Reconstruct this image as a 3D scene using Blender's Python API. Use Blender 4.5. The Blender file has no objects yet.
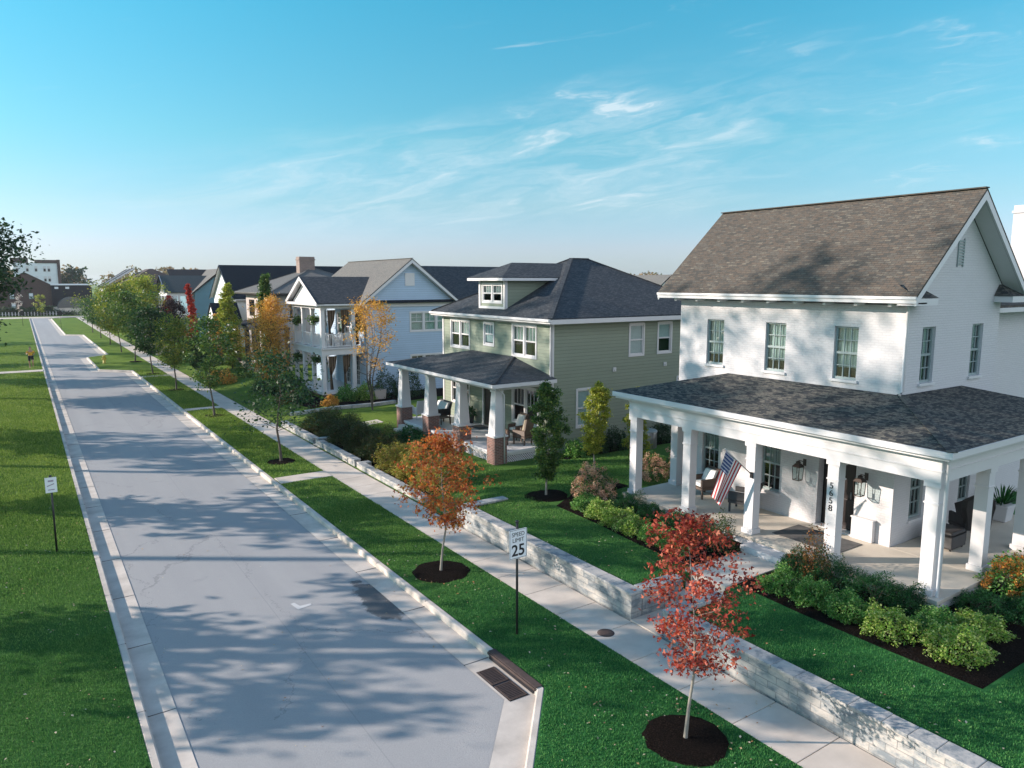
import bpy, bmesh, math, random
import numpy as np
from mathutils import Vector, Matrix, noise as mnoise
R = math.radians
scn = bpy.context.scene
COL = scn.collection
H = 8.0

# ------------------------------------------------------------------ camera
F = 725.0
pitch = math.atan(102 / F); yaw = math.atan(493 / math.hypot(F, 102))
cam_d = bpy.data.cameras.new('camera'); cam = bpy.data.objects.new('camera', cam_d); COL.objects.link(cam)
cam.location = (0, 0, H); cam.rotation_euler = (math.pi / 2 - pitch, 0, -yaw)
cam_d.sensor_width = 36; cam_d.lens = F / 1024 * 36; cam_d.clip_start = .1; cam_d.clip_end = 9000
scn.camera = cam
scn.render.resolution_x = 1024; scn.render.resolution_y = 768

# ------------------------------------------------------------------ helpers
WL = {}
def ctr(o): return WL.get(o.name, Vector((0, 0, 0)))
def tag(o, label=None, cat=None, group=None, kind=None):
    if label: o['label'] = label
    if cat: o['category'] = cat
    if group: o['group'] = group
    if kind: o['kind'] = kind
    return o
def empty(name, loc, label, cat, group=None):
    o = bpy.data.objects.new(name, None); COL.objects.link(o); o.location = loc
    o.empty_display_size = .3
    WL[o.name] = Vector(loc)
    return tag(o, label, cat, group)
def relabel(o, label=None, group=None):
    if label: o['label'] = label
    if group: o['group'] = group
    return o
def copy_tree(o, parent=None, loc=None, rz=None, sc=None, label=None):
    c = o.copy(); COL.objects.link(c)
    if parent: c.parent = parent
    for ch in list(o.children): copy_tree(ch, c)
    if loc is not None: c.location = loc
    if rz is not None: c.rotation_euler = (0, 0, rz)
    if sc is not None: c.scale = (sc, sc, sc) if not isinstance(sc, tuple) else sc
    if label: c['label'] = label
    return c

class MB:
    def __init__(s): s.v = []; s.f = []; s.sm = []
    def add(s, vs, fs, smooth=False):
        n = len(s.v); s.v += [tuple(p) for p in vs]
        for f in fs: s.f.append([i + n for i in f]); s.sm.append(smooth)
        return s
    def box(s, x0, x1, y0, y1, z0, z1):
        vs = [(x0,y0,z0),(x1,y0,z0),(x1,y1,z0),(x0,y1,z0),(x0,y0,z1),(x1,y0,z1),(x1,y1,z1),(x0,y1,z1)]
        return s.add(vs, [(0,3,2,1),(4,5,6,7),(0,1,5,4),(1,2,6,5),(2,3,7,6),(3,0,4,7)])
    def frus(s, cx, cy, z0, z1, a0, a1, b0=None, b1=None):
        b0 = a0 if b0 is None else b0; b1 = a1 if b1 is None else b1
        vs = [(cx+i*a/2, cy+j*b/2, z) for z, a, b in ((z0,a0,b0),(z1,a1,b1)) for i, j in ((-1,-1),(1,-1),(1,1),(-1,1))]
        return s.add(vs, [(0,3,2,1),(4,5,6,7),(0,1,5,4),(1,2,6,5),(2,3,7,6),(3,0,4,7)])
    def poly(s, pts): return s.add(pts, [tuple(range(len(pts)))])
    def slab(s, pts, t):
        n = len(pts); lo = [(p[0], p[1], p[2]-t) for p in pts]
        return s.add(list(pts)+lo, [tuple(range(n)), tuple(range(2*n-1, n-1, -1))] + [(i, i+n, (i+1)%n+n, (i+1)%n) for i in range(n)])
    def bar(s, a, b, w, h=None):
        h = h or w; a = Vector(a); b = Vector(b); d = (b-a).normalized()
        u = d.cross(Vector((0,0,1)))
        if u.length < 1e-3: u = Vector((1,0,0))
        u.normalize(); n = u.cross(d).normalized()
        vs = [p + u*i*w/2 + n*j*h/2 for p in (a,b) for i, j in ((-1,-1),(1,-1),(1,1),(-1,1))]
        return s.add(vs, [(0,1,2,3),(7,6,5,4),(0,4,5,1),(1,5,6,2),(2,6,7,3),(3,7,4,0)])
    def tube(s, pts, rs, n=8, cap=True):
        pts = [Vector(p) for p in pts]
        if not hasattr(rs, '__len__'): rs = [rs]*len(pts)
        base = len(s.v); ref = Vector((.31,.17,.93)) 
        for i, p in enumerate(pts):
            d = (pts[min(i+1, len(pts)-1)] - pts[max(i-1, 0)]).normalized()
            u = d.cross(ref)
            if u.length < .05: u = d.cross(Vector((1,0,0)))
            u.normalize(); w = d.cross(u)
            for k in range(n):
                a = 2*math.pi*k/n; s.v.append(tuple(p + (u*math.cos(a)+w*math.sin(a))*rs[i]))
        for i in range(len(pts)-1):
            for k in range(n):
                a = base+i*n+k; b = base+i*n+(k+1)%n
                s.f.append([a, b, b+n, a+n]); s.sm.append(True)
        if cap:
            s.f.append([base+k for k in range(n)][::-1]); s.sm.append(False)
            s.f.append([base+(len(pts)-1)*n+k for k in range(n)]); s.sm.append(False)
        return s
    def lathe(s, cx, cy, prof, n=16):
        base = len(s.v)
        for r, z in prof:
            for k in range(n):
                a = 2*math.pi*k/n; s.v.append((cx+r*math.cos(a), cy+r*math.sin(a), z))
        for i in range(len(prof)-1):
            for k in range(n):
                a = base+i*n+k; b = base+i*n+(k+1)%n
                s.f.append([a, b, b+n, a+n]); s.sm.append(True)
        return s
    def wall(s, pl, c, a0, a1, z0, z1, ops=(), rec=.12):
        # wall facing the -x ('x') or -y ('y') side at coordinate c, with real openings and reveals
        us = sorted({a0, a1, *[o[0] for o in ops], *[o[1] for o in ops]}); zs = sorted({z0, z1, *[o[2] for o in ops], *[o[3] for o in ops]})
        us = [u for u in us if a0 <= u <= a1]; zs = [z for z in zs if z0 <= z <= z1]
        P = (lambda a, d, z: (c+d, a, z)) if pl == 'x' else (lambda a, d, z: (a, c+d, z))
        fl = pl == 'x'
        def q(p): s.add(p[::-1] if fl else p, [(0,1,2,3)])
        for i in range(len(us)-1):
            for j in range(len(zs)-1):
                um = (us[i]+us[i+1])/2; zm = (zs[j]+zs[j+1])/2
                if any(o[0] < um < o[1] and o[2] < zm < o[3] for o in ops): continue
                q([P(us[i],0,zs[j]), P(us[i+1],0,zs[j]), P(us[i+1],0,zs[j+1]), P(us[i],0,zs[j+1])])
        for o in ops:
            u0, u1, w0, w1 = o[:4]; d = o[4] if len(o) > 4 else rec
            q([P(u0,0,w0), P(u0,d,w0), P(u1,d,w0), P(u1,0,w0)]); q([P(u0,0,w1), P(u1,0,w1), P(u1,d,w1), P(u0,d,w1)])
            q([P(u0,0,w0), P(u0,0,w1), P(u0,d,w1), P(u0,d,w0)]); q([P(u1,0,w0), P(u1,d,w0), P(u1,d,w1), P(u1,0,w1)])
        return s
    def pieces(s):
        # which boxes of this mesh stand well apart from each other
        n = len(s.v); par = list(range(n))
        def find(a):
            while par[a] != a: par[a] = par[par[a]]; a = par[a]
            return a
        for f in s.f:
            r = find(f[0])
            for i in f[1:]: par[find(i)] = r
        used = sorted({i for f in s.f for i in f}); isl = {}
        for i in used: isl.setdefault(find(i), []).append(i)
        ks = list(isl); co = np.array(s.v)
        if not 1 < len(ks) <= 400: return None
        lo = np.array([co[isl[k]].min(0) for k in ks]); hi = np.array([co[isl[k]].max(0) for k in ks]); size = (hi-lo).max(1)
        gap = np.maximum(0, np.maximum(lo[:,None]-hi[None], lo[None]-hi[:,None])); near = np.sqrt((gap**2).sum(2)) <= np.maximum(.02, .5*np.maximum(size[:,None], size[None]))
        lab = list(range(len(ks)))
        def f2(a):
            while lab[a] != a: lab[a] = lab[lab[a]]; a = lab[a]
            return a
        for a, b in zip(*np.nonzero(np.triu(near,1))): lab[f2(a)] = f2(b)
        top = {k: f2(i) for i, k in enumerate(ks)}; ids = sorted(set(top.values()))
        if not 1 < len(ids) <= 12: return None
        out = []
        for q in ids:
            m = MB(); idx = {}
            for f, sm in zip(s.f, s.sm):
                if top[find(f[0])] == q:
                    m.f.append([idx.setdefault(i, len(idx)) for i in f]); m.sm.append(sm)
            m.v = [s.v[i] for i in idx]; out.append(m)
        return out
    def build(s, name, mat, parent=None, local=False, bevel=0, label=None):
        if parent is not None:
            ps = s.pieces()
            if ps: 
                os_ = [m.build(name, mat, parent, local, bevel, label) for m in ps]
                return os_[0]
        off = Vector((0,0,0)) if (local or parent is None) else ctr(parent)
        me = bpy.data.meshes.new(name)
        me.from_pydata([(x-off.x, y-off.y, z-off.z) for x, y, z in s.v], [], s.f); me.update()
        me.polygons.foreach_set('use_smooth', s.sm)
        box_uv(me, off)
        me.materials.append(mat)
        o = bpy.data.objects.new(name, me); COL.objects.link(o)
        if parent: o.parent = parent; WL[o.name] = off
        if bevel:
            b = o.modifiers.new('bevel', 'BEVEL'); b.width = bevel; b.segments = 2; b.limit_method = 'ANGLE'
        if label: o['label'] = label
        return o
def box_uv(me, off):
    uv = me.uv_layers.new(name='UVMap').data
    buf = np.zeros(len(me.loops)*2, dtype=np.float32); co = me.vertices
    for p in me.polygons:
        n = p.normal
        if abs(n.z) > .995: u = Vector((1,0,0)); v = Vector((0,1,0))
        else:
            u = Vector((0,0,1)).cross(n).normalized(); v = n.cross(u)
        for li in p.loop_indices:
            q = co[me.loops[li].vertex_index].co + off
            buf[2*li] = q.dot(u); buf[2*li+1] = q.dot(v)
    uv.foreach_set('uv', buf)
def struct(o): o['kind'] = 'structure'; return o
def single(o, label, cat, group=None):
    """a top-level thing that is one mesh: move its origin to its base"""
    me = o.data; n = len(me.vertices); a = np.zeros(n*3, dtype=np.float32); me.vertices.foreach_get('co', a); a = a.reshape(-1,3)
    c = Vector(((a[:,0].min()+a[:,0].max())/2, (a[:,1].min()+a[:,1].max())/2, a[:,2].min()))
    me.vertices.foreach_set('co', (a-np.array(c, dtype=np.float32)).ravel()); me.update(); o.location = c
    return tag(o, label, cat, group)

# ------------------------------------------------------------------ materials
class NT:
    def __init__(s, name):
        s.m = bpy.data.materials.new(name); s.m.use_nodes = True; s.t = s.m.node_tree; s.t.nodes.clear()
        s.out = s.t.nodes.new('ShaderNodeOutputMaterial'); s.b = s.t.nodes.new('ShaderNodeBsdfPrincipled')
        s.t.links.new(s.b.outputs[0], s.out.inputs[0]); s._uv = None
    def n(s, typ, **kw):
        nd = s.t.nodes.new('ShaderNode'+typ)
        for k, v in kw.items():
            if k.startswith('i_'): s.set(nd.inputs[k[2:].replace('_',' ')] if not k[2:].isdigit() else nd.inputs[int(k[2:])], v)
            else: setattr(nd, k, v)
        return nd
    def set(s, sock, v):
        if hasattr(v, 'is_linked'): s.t.links.new(v, sock)
        else:
            if isinstance(v, tuple) and len(v) == 3 and sock.type == 'RGBA': v = (*v, 1)
            sock.default_value = v
    def uv(s): 
        if not s._uv: s._uv = s.n('UVMap').outputs[0]
        return s._uv
    def obj(s): return s.n('TexCoord').outputs['Object']
    def pos(s): return s.n('NewGeometry').outputs['Position']
    def map(s, vec, scale=(1,1,1), loc=(0,0,0), rot=(0,0,0)):
        return s.n('Mapping', i_0=vec, i_Scale=scale, i_Location=loc, i_Rotation=rot).outputs[0]
    def noise(s, vec, scale, detail=4, rough=.55, out='Fac'):
        return s.n('TexNoise', i_Vector=vec, i_Scale=scale, i_Detail=detail, i_Roughness=rough).outputs[out]
    def ramp(s, fac, *st):
        r = s.n('ValToRGB'); s.set(r.inputs[0], fac); e = r.color_ramp.elements
        while len(e) < len(st): e.new(.5)
        for k, (p, c) in enumerate(st):
            e[k].position = p; e[k].color = (*c, 1) if isinstance(c, tuple) else (c, c, c, 1)
        return r.outputs[0]
    def mix(s, f, a, b, mode='MIX'):
        m = s.n('Mix', data_type='RGBA', blend_type=mode); s.set(m.inputs[0], f); s.set(m.inputs[6], a); s.set(m.inputs[7], b); return m.outputs[2]
    def math(s, op, a, b=None, c=None):
        m = s.n('Math', operation=op); s.set(m.inputs[0], a)
        if b is not None: s.set(m.inputs[1], b)
        if c is not None: s.set(m.inputs[2], c)
        return m.outputs[0]
    def sep(s, v): 
        n = s.n('SeparateXYZ'); s.set(n.inputs[0], v); return n.outputs
    def bump(s, h, strength=.5, dist=.02):
        return s.n('Bump', i_Strength=strength, i_Distance=dist, i_Height=h).outputs[0]
    def done(s, col, rough=.7, normal=None, spec=None, metal=0):
        s.set(s.b.inputs['Base Color'], col); s.set(s.b.inputs['Roughness'], rough)
        if normal is not None: s.set(s.b.inputs['Normal'], normal)
        if spec is not None: s.b.inputs['Specular IOR Level'].default_value = spec
        s.b.inputs['Metallic'].default_value = metal
        return s.m
def sc3(c, k): return tuple(min(1, x*k) for x in c)
def plain(name, col, rough=.5, var=.12, metal=0, scale=3, spec=None):
    t = NT(name); f = t.noise(t.pos(), scale, 5)
    return t.done(t.mix(f, sc3(col, 1-var), sc3(col, 1+var)), rough, spec=spec, metal=metal)
def brick_mat(name, c1, c2, mortar, bw=.2, bh=.067, ms=.01, bumpd=.006, rough=.8, var=.25, stain=.15, depth=.6):
    t = NT(name); b = t.n('TexBrick', i_Vector=t.uv(), i_Color1=c1, i_Color2=c2, i_Mortar=mortar, i_Scale=1.0)
    b.inputs['Mortar Size'].default_value = ms; b.inputs['Brick Width'].default_value = bw; b.inputs['Row Height'].default_value = bh; b.inputs['Bias'].default_value = 0
    b.inputs['Mortar Smooth'].default_value = .3
    n = t.noise(t.pos(), 1.3, 6); c = t.mix(stain, b.outputs[0], t.ramp(n, (.3, sc3(c1, .6)), (.7, sc3(c2, 1.2))))
    h = t.math('SUBTRACT', t.noise(t.pos(), 60, 3), t.math('MULTIPLY', b.outputs[1], 3.0))
    return t.done(c, rough, t.bump(h, depth, bumpd))
def shingle_mat(name, cols, scale=1.0, streak=.5):
    scale *= .48
    t = NT(name); uv = t.uv()
    b = t.n('TexBrick', i_Vector=uv, i_Color1=(0,0,0), i_Color2=(1,1,1), i_Mortar=(.5,.5,.5), i_Scale=1.0)
    b.inputs['Mortar Size'].default_value = .008; b.inputs['Brick Width'].default_value = .33*scale; b.inputs['Row Height'].default_value = .15*scale
    b.offset = .37
    w = t.noise(t.map(uv, (2.4/scale, 7/scale, 1)), 1.0, 5, .75)
    mx = t.math('ADD', t.math('MULTIPLY', t.sep(b.outputs[0])[0], .32), t.math('MULTIPLY', w, .88))
    st = [(.25 + .55*i/(len(cols)-1), c) for i, c in enumerate(cols)]
    c = t.ramp(mx, *st)
    big = t.noise(t.pos(), .5, 4); c = t.mix(.25, c, t.mix(big, sc3(cols[0], .8), sc3(cols[-1], 1.0)))
    c = t.mix(t.math('MULTIPLY', b.outputs[1], .5), c, sc3(cols[0], .5))
    v = t.sep(uv)[1]; saw = t.math('FRACT', t.math('DIVIDE', v, .15*scale))
    h = t.math('ADD', t.math('MULTIPLY', saw, -1.0), t.math('MULTIPLY', t.noise(t.pos(), 40, 3), .35))
    return t.done(c, .9, t.bump(h, .8, .018), spec=.2)
def siding_mat(name, col, row=.15, var=.1, vertical=False):
    t = NT(name); v = t.sep(t.uv())[0 if vertical else 1]; saw = t.math('FRACT', t.math('DIVIDE', v, row))
    edge = t.math('LESS_THAN', saw, .09)
    n = t.noise(t.pos(), .8, 5); rown = t.n('TexWhiteNoise', noise_dimensions='1D'); t.set(rown.inputs['W'], t.math('FLOOR', t.math('DIVIDE', v, row)))
    c = t.mix(n, sc3(col, 1-var), sc3(col, 1+var)); c = t.mix(.12, c, t.mix(rown.outputs[0], sc3(col, .7), sc3(col, 1.25)))
    c = t.mix(t.math('MULTIPLY', edge, .45), c, sc3(col, .35))
    return t.done(c, .55, t.bump(t.math('MULTIPLY', saw, -1.0) , .7, .015))
def leaf_mat(name, cols, trans=.35, rough=.5):
    t = NT(name); g = t.n('NewGeometry'); rnd = g.outputs['Random Per Island']
    f = t.math('ADD', t.math('MULTIPLY', rnd, .75), t.math('MULTIPLY', t.noise(t.obj(), 1.6, 3), .35))
    c = t.ramp(f, *[(.15 + .75*i/max(1, len(cols)-1), x) for i, x in enumerate(cols)])
    t.done(c, rough, spec=.3)
    tr = t.n('BsdfTranslucent'); t.set(tr.inputs[0], t.mix(.5, c, (.5,.6,.1), 'SOFT_LIGHT'))
    mx = t.n('MixShader', i_0=trans); t.t.links.new(t.b.outputs[0], mx.inputs[1]); t.t.links.new(tr.outputs[0], mx.inputs[2])
    t.t.links.new(mx.outputs[0], t.out.inputs[0]); return t.m
def glass_mat(name, tint=(.03,.045,.05), refl=.12):
    t = NT(name); t.done(tint, .04)
    tr = t.n('BsdfTransparent'); t.set(tr.inputs[0], (.75,.82,.82)); gl = t.n('BsdfGlossy'); gl.inputs['Roughness'].default_value = .03
    fr = t.n('Fresnel', i_IOR=1.5); f = t.math('MULTIPLY', t.math('MINIMUM', t.math('ADD', fr.outputs[0], refl), 1.0), t.math('SUBTRACT', 1.0, t.n('NewGeometry').outputs['Backfacing']))
    mx = t.n('MixShader'); t.set(mx.inputs[0], f); t.t.links.new(tr.outputs[0], mx.inputs[1]); t.t.links.new(gl.outputs[0], mx.inputs[2])
    t.t.links.new(mx.outputs[0], t.out.inputs[0]); return t.m

M = {}
M['white'] = plain('white_paint', (.60,.585,.59), .45, .05)
M['white_brick'] = brick_mat('painted_white_brick', (.575,.56,.57), (.56,.545,.555), (.525,.51,.52), bumpd=.004, stain=.05, depth=.5)
M['grey_trim'] = plain('grey_green_trim', (.25,.31,.31), .45)
M['black'] = plain('black_metal', (.015,.015,.017), .35)
M['darkwood'] = plain('dark_door', (.022,.015,.014), .35)
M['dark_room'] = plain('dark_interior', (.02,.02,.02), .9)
M['glass'] = glass_mat('window_glass')
M['glass_sky'] = glass_mat('reflective_glass', refl=.14)
M['glass_clear'] = glass_mat('clear_glass', refl=.0)
def curtain():
    t = NT('pleated_curtain'); u = t.sep(t.uv())[0]; w = t.math('SINE', t.math('MULTIPLY', u, 70))
    return t.done(t.mix(t.math('MULTIPLY_ADD', w, .5, .5), (.62,.64,.6), (.82,.84,.8)), .8)
M['curtain'] = curtain()
def blinds():
    t = NT('white_blinds'); u = t.sep(t.uv())[1]; w = t.math('SINE', t.math('MULTIPLY', u, 110))
    return t.done(t.mix(t.math('MULTIPLY_ADD', w, .5, .5), (.6,.6,.6), (.85,.85,.85)), .7)
M['blinds'] = blinds()
M['roof_brown'] = shingle_mat('mixed_brown_shingles', [(.026,.031,.034), (.07,.060,.054), (.042,.048,.050), (.125,.092,.070), (.07,.071,.068), (.175,.15,.12)], 1.15)
M['roof_dark'] = shingle_mat('dark_slate_shingles', [(.014,.016,.020), (.05,.052,.055), (.022,.026,.032), (.19,.175,.145), (.05,.054,.058)], 1.1)
M['roof_char'] = shingle_mat('charcoal_shingles', [(.018,.022,.028), (.038,.045,.054), (.10,.105,.11)])
M['roof_tan'] = shingle_mat('weathered_grey_shingles', [(.09,.092,.095), (.14,.137,.132), (.20,.19,.175)])
M['roof_black'] = shingle_mat('black_shingles', [(.006,.008,.013), (.013,.016,.023), (.025,.028,.036)])
M['roof_green'] = shingle_mat('green_grey_shingles', [(.03,.045,.05), (.05,.07,.075), (.08,.095,.1)])
M['green_siding'] = siding_mat('sage_green_siding', (.205,.24,.18))
M['blue_siding'] = siding_mat('blue_siding', (.36,.47,.60))
M['teal_siding'] = siding_mat('teal_siding', (.10,.22,.28))
M['white_siding'] = siding_mat('white_siding', (.68,.72,.74))
M['batten'] = siding_mat('white_board_and_batten', (.78,.76,.75), .3, vertical=True)
M['beige'] = plain('beige_render', (.42,.36,.34), .8)
M['brick'] = brick_mat('red_brown_brick', (.24,.10,.075), (.13,.06,.05), (.30,.26,.23), bumpd=.008)
M['brick_far'] = brick_mat('brown_brick_far', (.075,.038,.03), (.05,.028,.024), (.09,.07,.06), bw=.4, bh=.14)
M['brick_ch'] = brick_mat('chimney_brick', (.30,.20,.16), (.20,.13,.11), (.3,.27,.24))
M['metal'] = plain('galvanised_metal', (.35,.36,.37), .35, .15, metal=.7)
M['rust'] = plain('rusty_cast_iron', (.075,.055,.05), .8, .45, scale=12, spec=.2)
M['wicker_dark'] = siding_mat('dark_wicker', (.03,.026,.026), .03)
M['wicker_brown'] = siding_mat('brown_wicker', (.10,.06,.04), .03)
M['cushion'] = plain('white_cushion', (.68,.68,.66), .9, .06)
M['tan_cushion'] = plain('tan_cushion', (.45,.38,.28), .9, .1)
M['bark'] = plain('grey_brown_bark', (.085,.07,.058), .9, .35, scale=14)
M['bark_pale'] = plain('pale_grey_bark', (.24,.22,.19), .85, .25, scale=20)
def drape():
    t = NT('striped_drape'); u = t.sep(t.uv())[0]; w = t.math('SINE', t.math('MULTIPLY', u, 60))
    return t.done(t.ramp(w, (.3, (.06,.035,.02)), (.7, (.30,.22,.15))), .9)
M['drape'] = drape()
def concrete(name, col, var=.14, st=.5, sc=1.2):
    t = NT(name); p = t.pos(); n = t.noise(p, sc, 7, .6); n2 = t.noise(p, 45, 3); n3 = t.noise(p, .35, 3)
    c = t.mix(t.ramp(n, (.3,0.0),(.7,1.0)), sc3(col, 1-var*1.8), sc3(col, 1+var)); c = t.mix(t.math('MULTIPLY', n3, .4), c, sc3((col[0]*1.05, col[1]*.97, col[2]*.85), .88)); c = t.mix(t.math('MULTIPLY', n2, .3), c, sc3(col, .75))
    return t.done(c, .85, t.bump(n2, .25, .004))
M['concrete'] = concrete('concrete_paving', (.60,.53,.465))
M['kerb'] = concrete('kerb_concrete', (.58,.525,.475), .2)
M['porch_slab'] = concrete('porch_concrete', (.58,.52,.44), .1)
def asphalt():
    t = NT('asphalt'); p = t.pos(); big = t.noise(p, .22, 5, .6); n = t.noise(p, 3.0, 6, .7); g = t.noise(p, 90, 2); 
    st = t.noise(t.map(p, (2.2,.10,1)), 1.0, 4, .5)
    c = t.mix(big, (.325,.325,.33), (.41,.40,.395)); c = t.mix(t.math('MULTIPLY', n, .3), c, (.26,.265,.275)); c = t.mix(t.math('MULTIPLY', st, .25), c, (.42,.41,.405))
    c = t.mix(t.math('MULTIPLY', t.math('GREATER_THAN', g, .62), .3), c, (.5,.5,.5))
    wv = t.n('VectorMath', operation='MULTIPLY_ADD'); t.set(wv.inputs[0], t.noise(p, .9, 5, .7, 'Color')); wv.inputs[1].default_value = (1.6,1.6,0); t.set(wv.inputs[2], p)
    vo = t.n('TexVoronoi', feature='DISTANCE_TO_EDGE', i_Vector=t.map(wv.outputs[0], (.30,.11,0)), i_Scale=1.0)
    crack = t.math('MULTIPLY', t.math('LESS_THAN', vo.outputs[0], .0035), t.math('GREATER_THAN', t.noise(p, .25, 3), .47))
    c = t.mix(t.math('MULTIPLY', crack, .3), c, (.07,.075,.08))
    sx = t.sep(wv.outputs[0])[0]; seam = t.math('LESS_THAN', t.math('ABSOLUTE', t.math('SUBTRACT', t.sep(t.map(p,(1,1,1)))[0], 4.55)), .012)
    c = t.mix(t.math('MULTIPLY', seam, .2), c, (.10,.11,.12))
    lane = t.noise(t.map(p, (1.1,.03,1)), 1.0, 3, .5); c = t.mix(t.math('MULTIPLY', t.ramp(lane, (.4,0.0),(.65,1.0)), .22), c, (.24,.245,.255))
    oil = t.ramp(t.noise(p, .7, 4, .6), (.66,0.0),(.78,1.0)); c = t.mix(t.math('MULTIPLY', oil, .4), c, (.12,.13,.14))
    # dark damp patch near the drain, irregular outline
    q = t.n('VectorMath', operation='DISTANCE'); warp = t.n('VectorMath', operation='MULTIPLY_ADD')
    t.set(warp.inputs[0], t.noise(p, 1.6, 5, .7, 'Color')); warp.inputs[1].default_value = (.9, 2.2, 0); t.set(warp.inputs[2], p)
    t.set(q.inputs[0], t.map(warp.outputs[0], (1, .33, 0))); q.inputs[1].default_value = (6.95+.45, (16.4+1.1)*.33, 0)
    pm = t.math('MULTIPLY', t.math('SUBTRACT', 1.0, t.n('MapRange', i_Value=q.outputs[1], i_1=.40, i_2=.48).outputs[0]), .8)
    c = t.mix(pm, c, (.045,.05,.055))
    ag = t.noise(p, 28, 3, .8); c = t.mix(t.math('MULTIPLY', t.ramp(ag, (.35,0.0),(.7,1.0)), .30), c, (.22,.22,.23)); return t.done(c, .85, t.bump(t.math('ADD', g, ag), .6, .01), spec=.2)
M['asphalt'] = asphalt()
def grass(name, a, b, c3):
    t = NT(name); p = t.pos()
    if name == 'lawn':   # the yellow of sunlit grass is painted into the turf further up the street
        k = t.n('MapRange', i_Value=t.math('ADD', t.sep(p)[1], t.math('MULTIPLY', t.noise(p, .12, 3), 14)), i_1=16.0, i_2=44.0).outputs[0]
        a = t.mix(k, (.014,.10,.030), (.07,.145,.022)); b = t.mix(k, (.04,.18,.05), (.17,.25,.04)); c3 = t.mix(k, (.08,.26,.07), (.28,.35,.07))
    n = t.noise(p, .45, 5, .6); f = t.noise(t.map(p, (1,1,.2)), 26, 4, .7); g = t.noise(p, 90, 2)
    c = t.mix(t.ramp(n, (.35, 0.0), (.68, 1.0)), a, b); c = t.mix(t.math('MULTIPLY', t.ramp(f, (.35, 0.0), (.75, 1.0)), .55), c, c3)
    c = t.mix(t.math('MULTIPLY', g, .3), c, (.01,.04,.01))
    return t.done(c, .8, t.bump(t.math('ADD', f, g), .9, .04), spec=.05)
M['lawn'] = grass('lawn', (.026,.12,.022), (.085,.20,.032), (.17,.29,.05))
M['lawn_sunlit'] = grass('sunny_lawn', (.06,.115,.016), (.11,.16,.025), (.15,.18,.04))  # yellower copy of the lawn, sunlit tone put into its colour
def mulch():
    t = NT('dark_mulch'); p = t.pos(); n = t.noise(p, 35, 5, .8); m = t.noise(p, 2, 4)
    return t.done(t.ramp(n, (.40,(.003,.003,.003)), (.55,(.016,.011,.009)), (.72,(.055,.04,.032))), 1.0, t.bump(n, 1, .05), spec=.03)
M['mulch'] = mulch()
def stonewall():
    t = NT('pale_stone_blocks'); uv = t.uv(); b = t.n('TexBrick', i_Vector=uv, i_Color1=(0,0,0), i_Color2=(1,1,1), i_Mortar=(.5,.5,.5), i_Scale=1.0)
    b.inputs['Mortar Size'].default_value = .006; b.inputs['Brick Width'].default_value = .46; b.inputs['Row Height'].default_value = .15; b.offset = .41
    p = t.pos(); n = t.noise(t.map(p, (1,1,2.2)), 2.4, 6, .7); r = t.sep(b.outputs[0])[0]
    c = t.ramp(t.math('ADD', t.math('MULTIPLY', n, .85), t.math('MULTIPLY', r, .16)), (.40, (.17,.195,.215)), (.50, (.31,.315,.31)), (.58, (.42,.395,.365)), (.75, (.50,.455,.41)))
    c = t.mix(t.math('MULTIPLY', b.outputs[1], .55), c, (.13,.13,.13))
    h = t.math('ADD', t.noise(p, 14, 5, .7), t.math('MULTIPLY', b.outputs[1], -.8))
    return t.done(c, .85, t.bump(h, .8, .015))
M['stone'] = stonewall()
def coping():
    t = NT('stone_coping'); p = t.pos(); n = t.noise(p, 3.2, 6, .7)
    return t.done(t.ramp(n, (.38, (.19,.21,.225)), (.5, (.37,.36,.345)), (.7, (.48,.44,.40))), .85, t.bump(t.noise(p, 22, 4), .5, .01))
M['coping'] = coping()
def rug():
    t = NT('woven_rug'); p = t.obj(); n = t.noise(p, 5, 5, .7); v = t.n('TexVoronoi', i_Vector=p, i_Scale=4.0)
    return t.done(t.mix(n, (.03,.03,.032), t.mix(v.outputs[0], (.10,.10,.10), (.2,.19,.18))), .95)
M['rug'] = rug()
M['leaf_red'] = leaf_mat('red_maple_leaves', [(.12,.016,.014), (.26,.032,.025), (.44,.065,.04), (.60,.19,.11)])
M['leaf_orange'] = leaf_mat('orange_red_leaves', [(.22,.04,.015), (.46,.10,.025), (.66,.19,.05), (.42,.24,.06)])
M['leaf_gold'] = leaf_mat('golden_leaves', [(.42,.19,.04), (.66,.34,.06), (.80,.50,.13), (.52,.22,.06)])
M['leaf_green'] = leaf_mat('green_leaves', [(.022,.065,.02), (.045,.11,.028), (.085,.165,.038), (.16,.22,.05)])
M['leaf_deep'] = leaf_mat('deep_green_leaves', [(.013,.042,.018), (.026,.07,.026), (.055,.11,.035)])
M['leaf_lime'] = leaf_mat('yellow_green_leaves', [(.10,.17,.02), (.22,.28,.03), (.38,.40,.05), (.50,.46,.08)])
M['leaf_mixed'] = leaf_mat('turning_green_leaves', [(.05,.10,.02), (.12,.19,.03), (.24,.28,.04), (.42,.36,.06)])
M['leaf_light'] = leaf_mat('light_green_leaves', [(.03,.13,.022), (.06,.21,.035), (.13,.32,.06), (.34,.46,.16)])
M['leaf_variegated'] = leaf_mat('variegated_leaves', [(.07,.20,.025), (.16,.32,.04), (.34,.46,.08), (.52,.56,.22)])
M['leaf_dark'] = leaf_mat('boxwood_leaves', [(.008,.05,.014), (.015,.085,.022), (.035,.14,.035)])
M['leaf_redcol'] = leaf_mat('crimson_leaves', [(.25,.015,.015), (.45,.03,.02), (.6,.07,.03)])
M['leaf_brown'] = leaf_mat('rusty_mixed_leaves', [(.05,.07,.02), (.14,.10,.03), (.28,.10,.05), (.30,.16,.05)])
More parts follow.
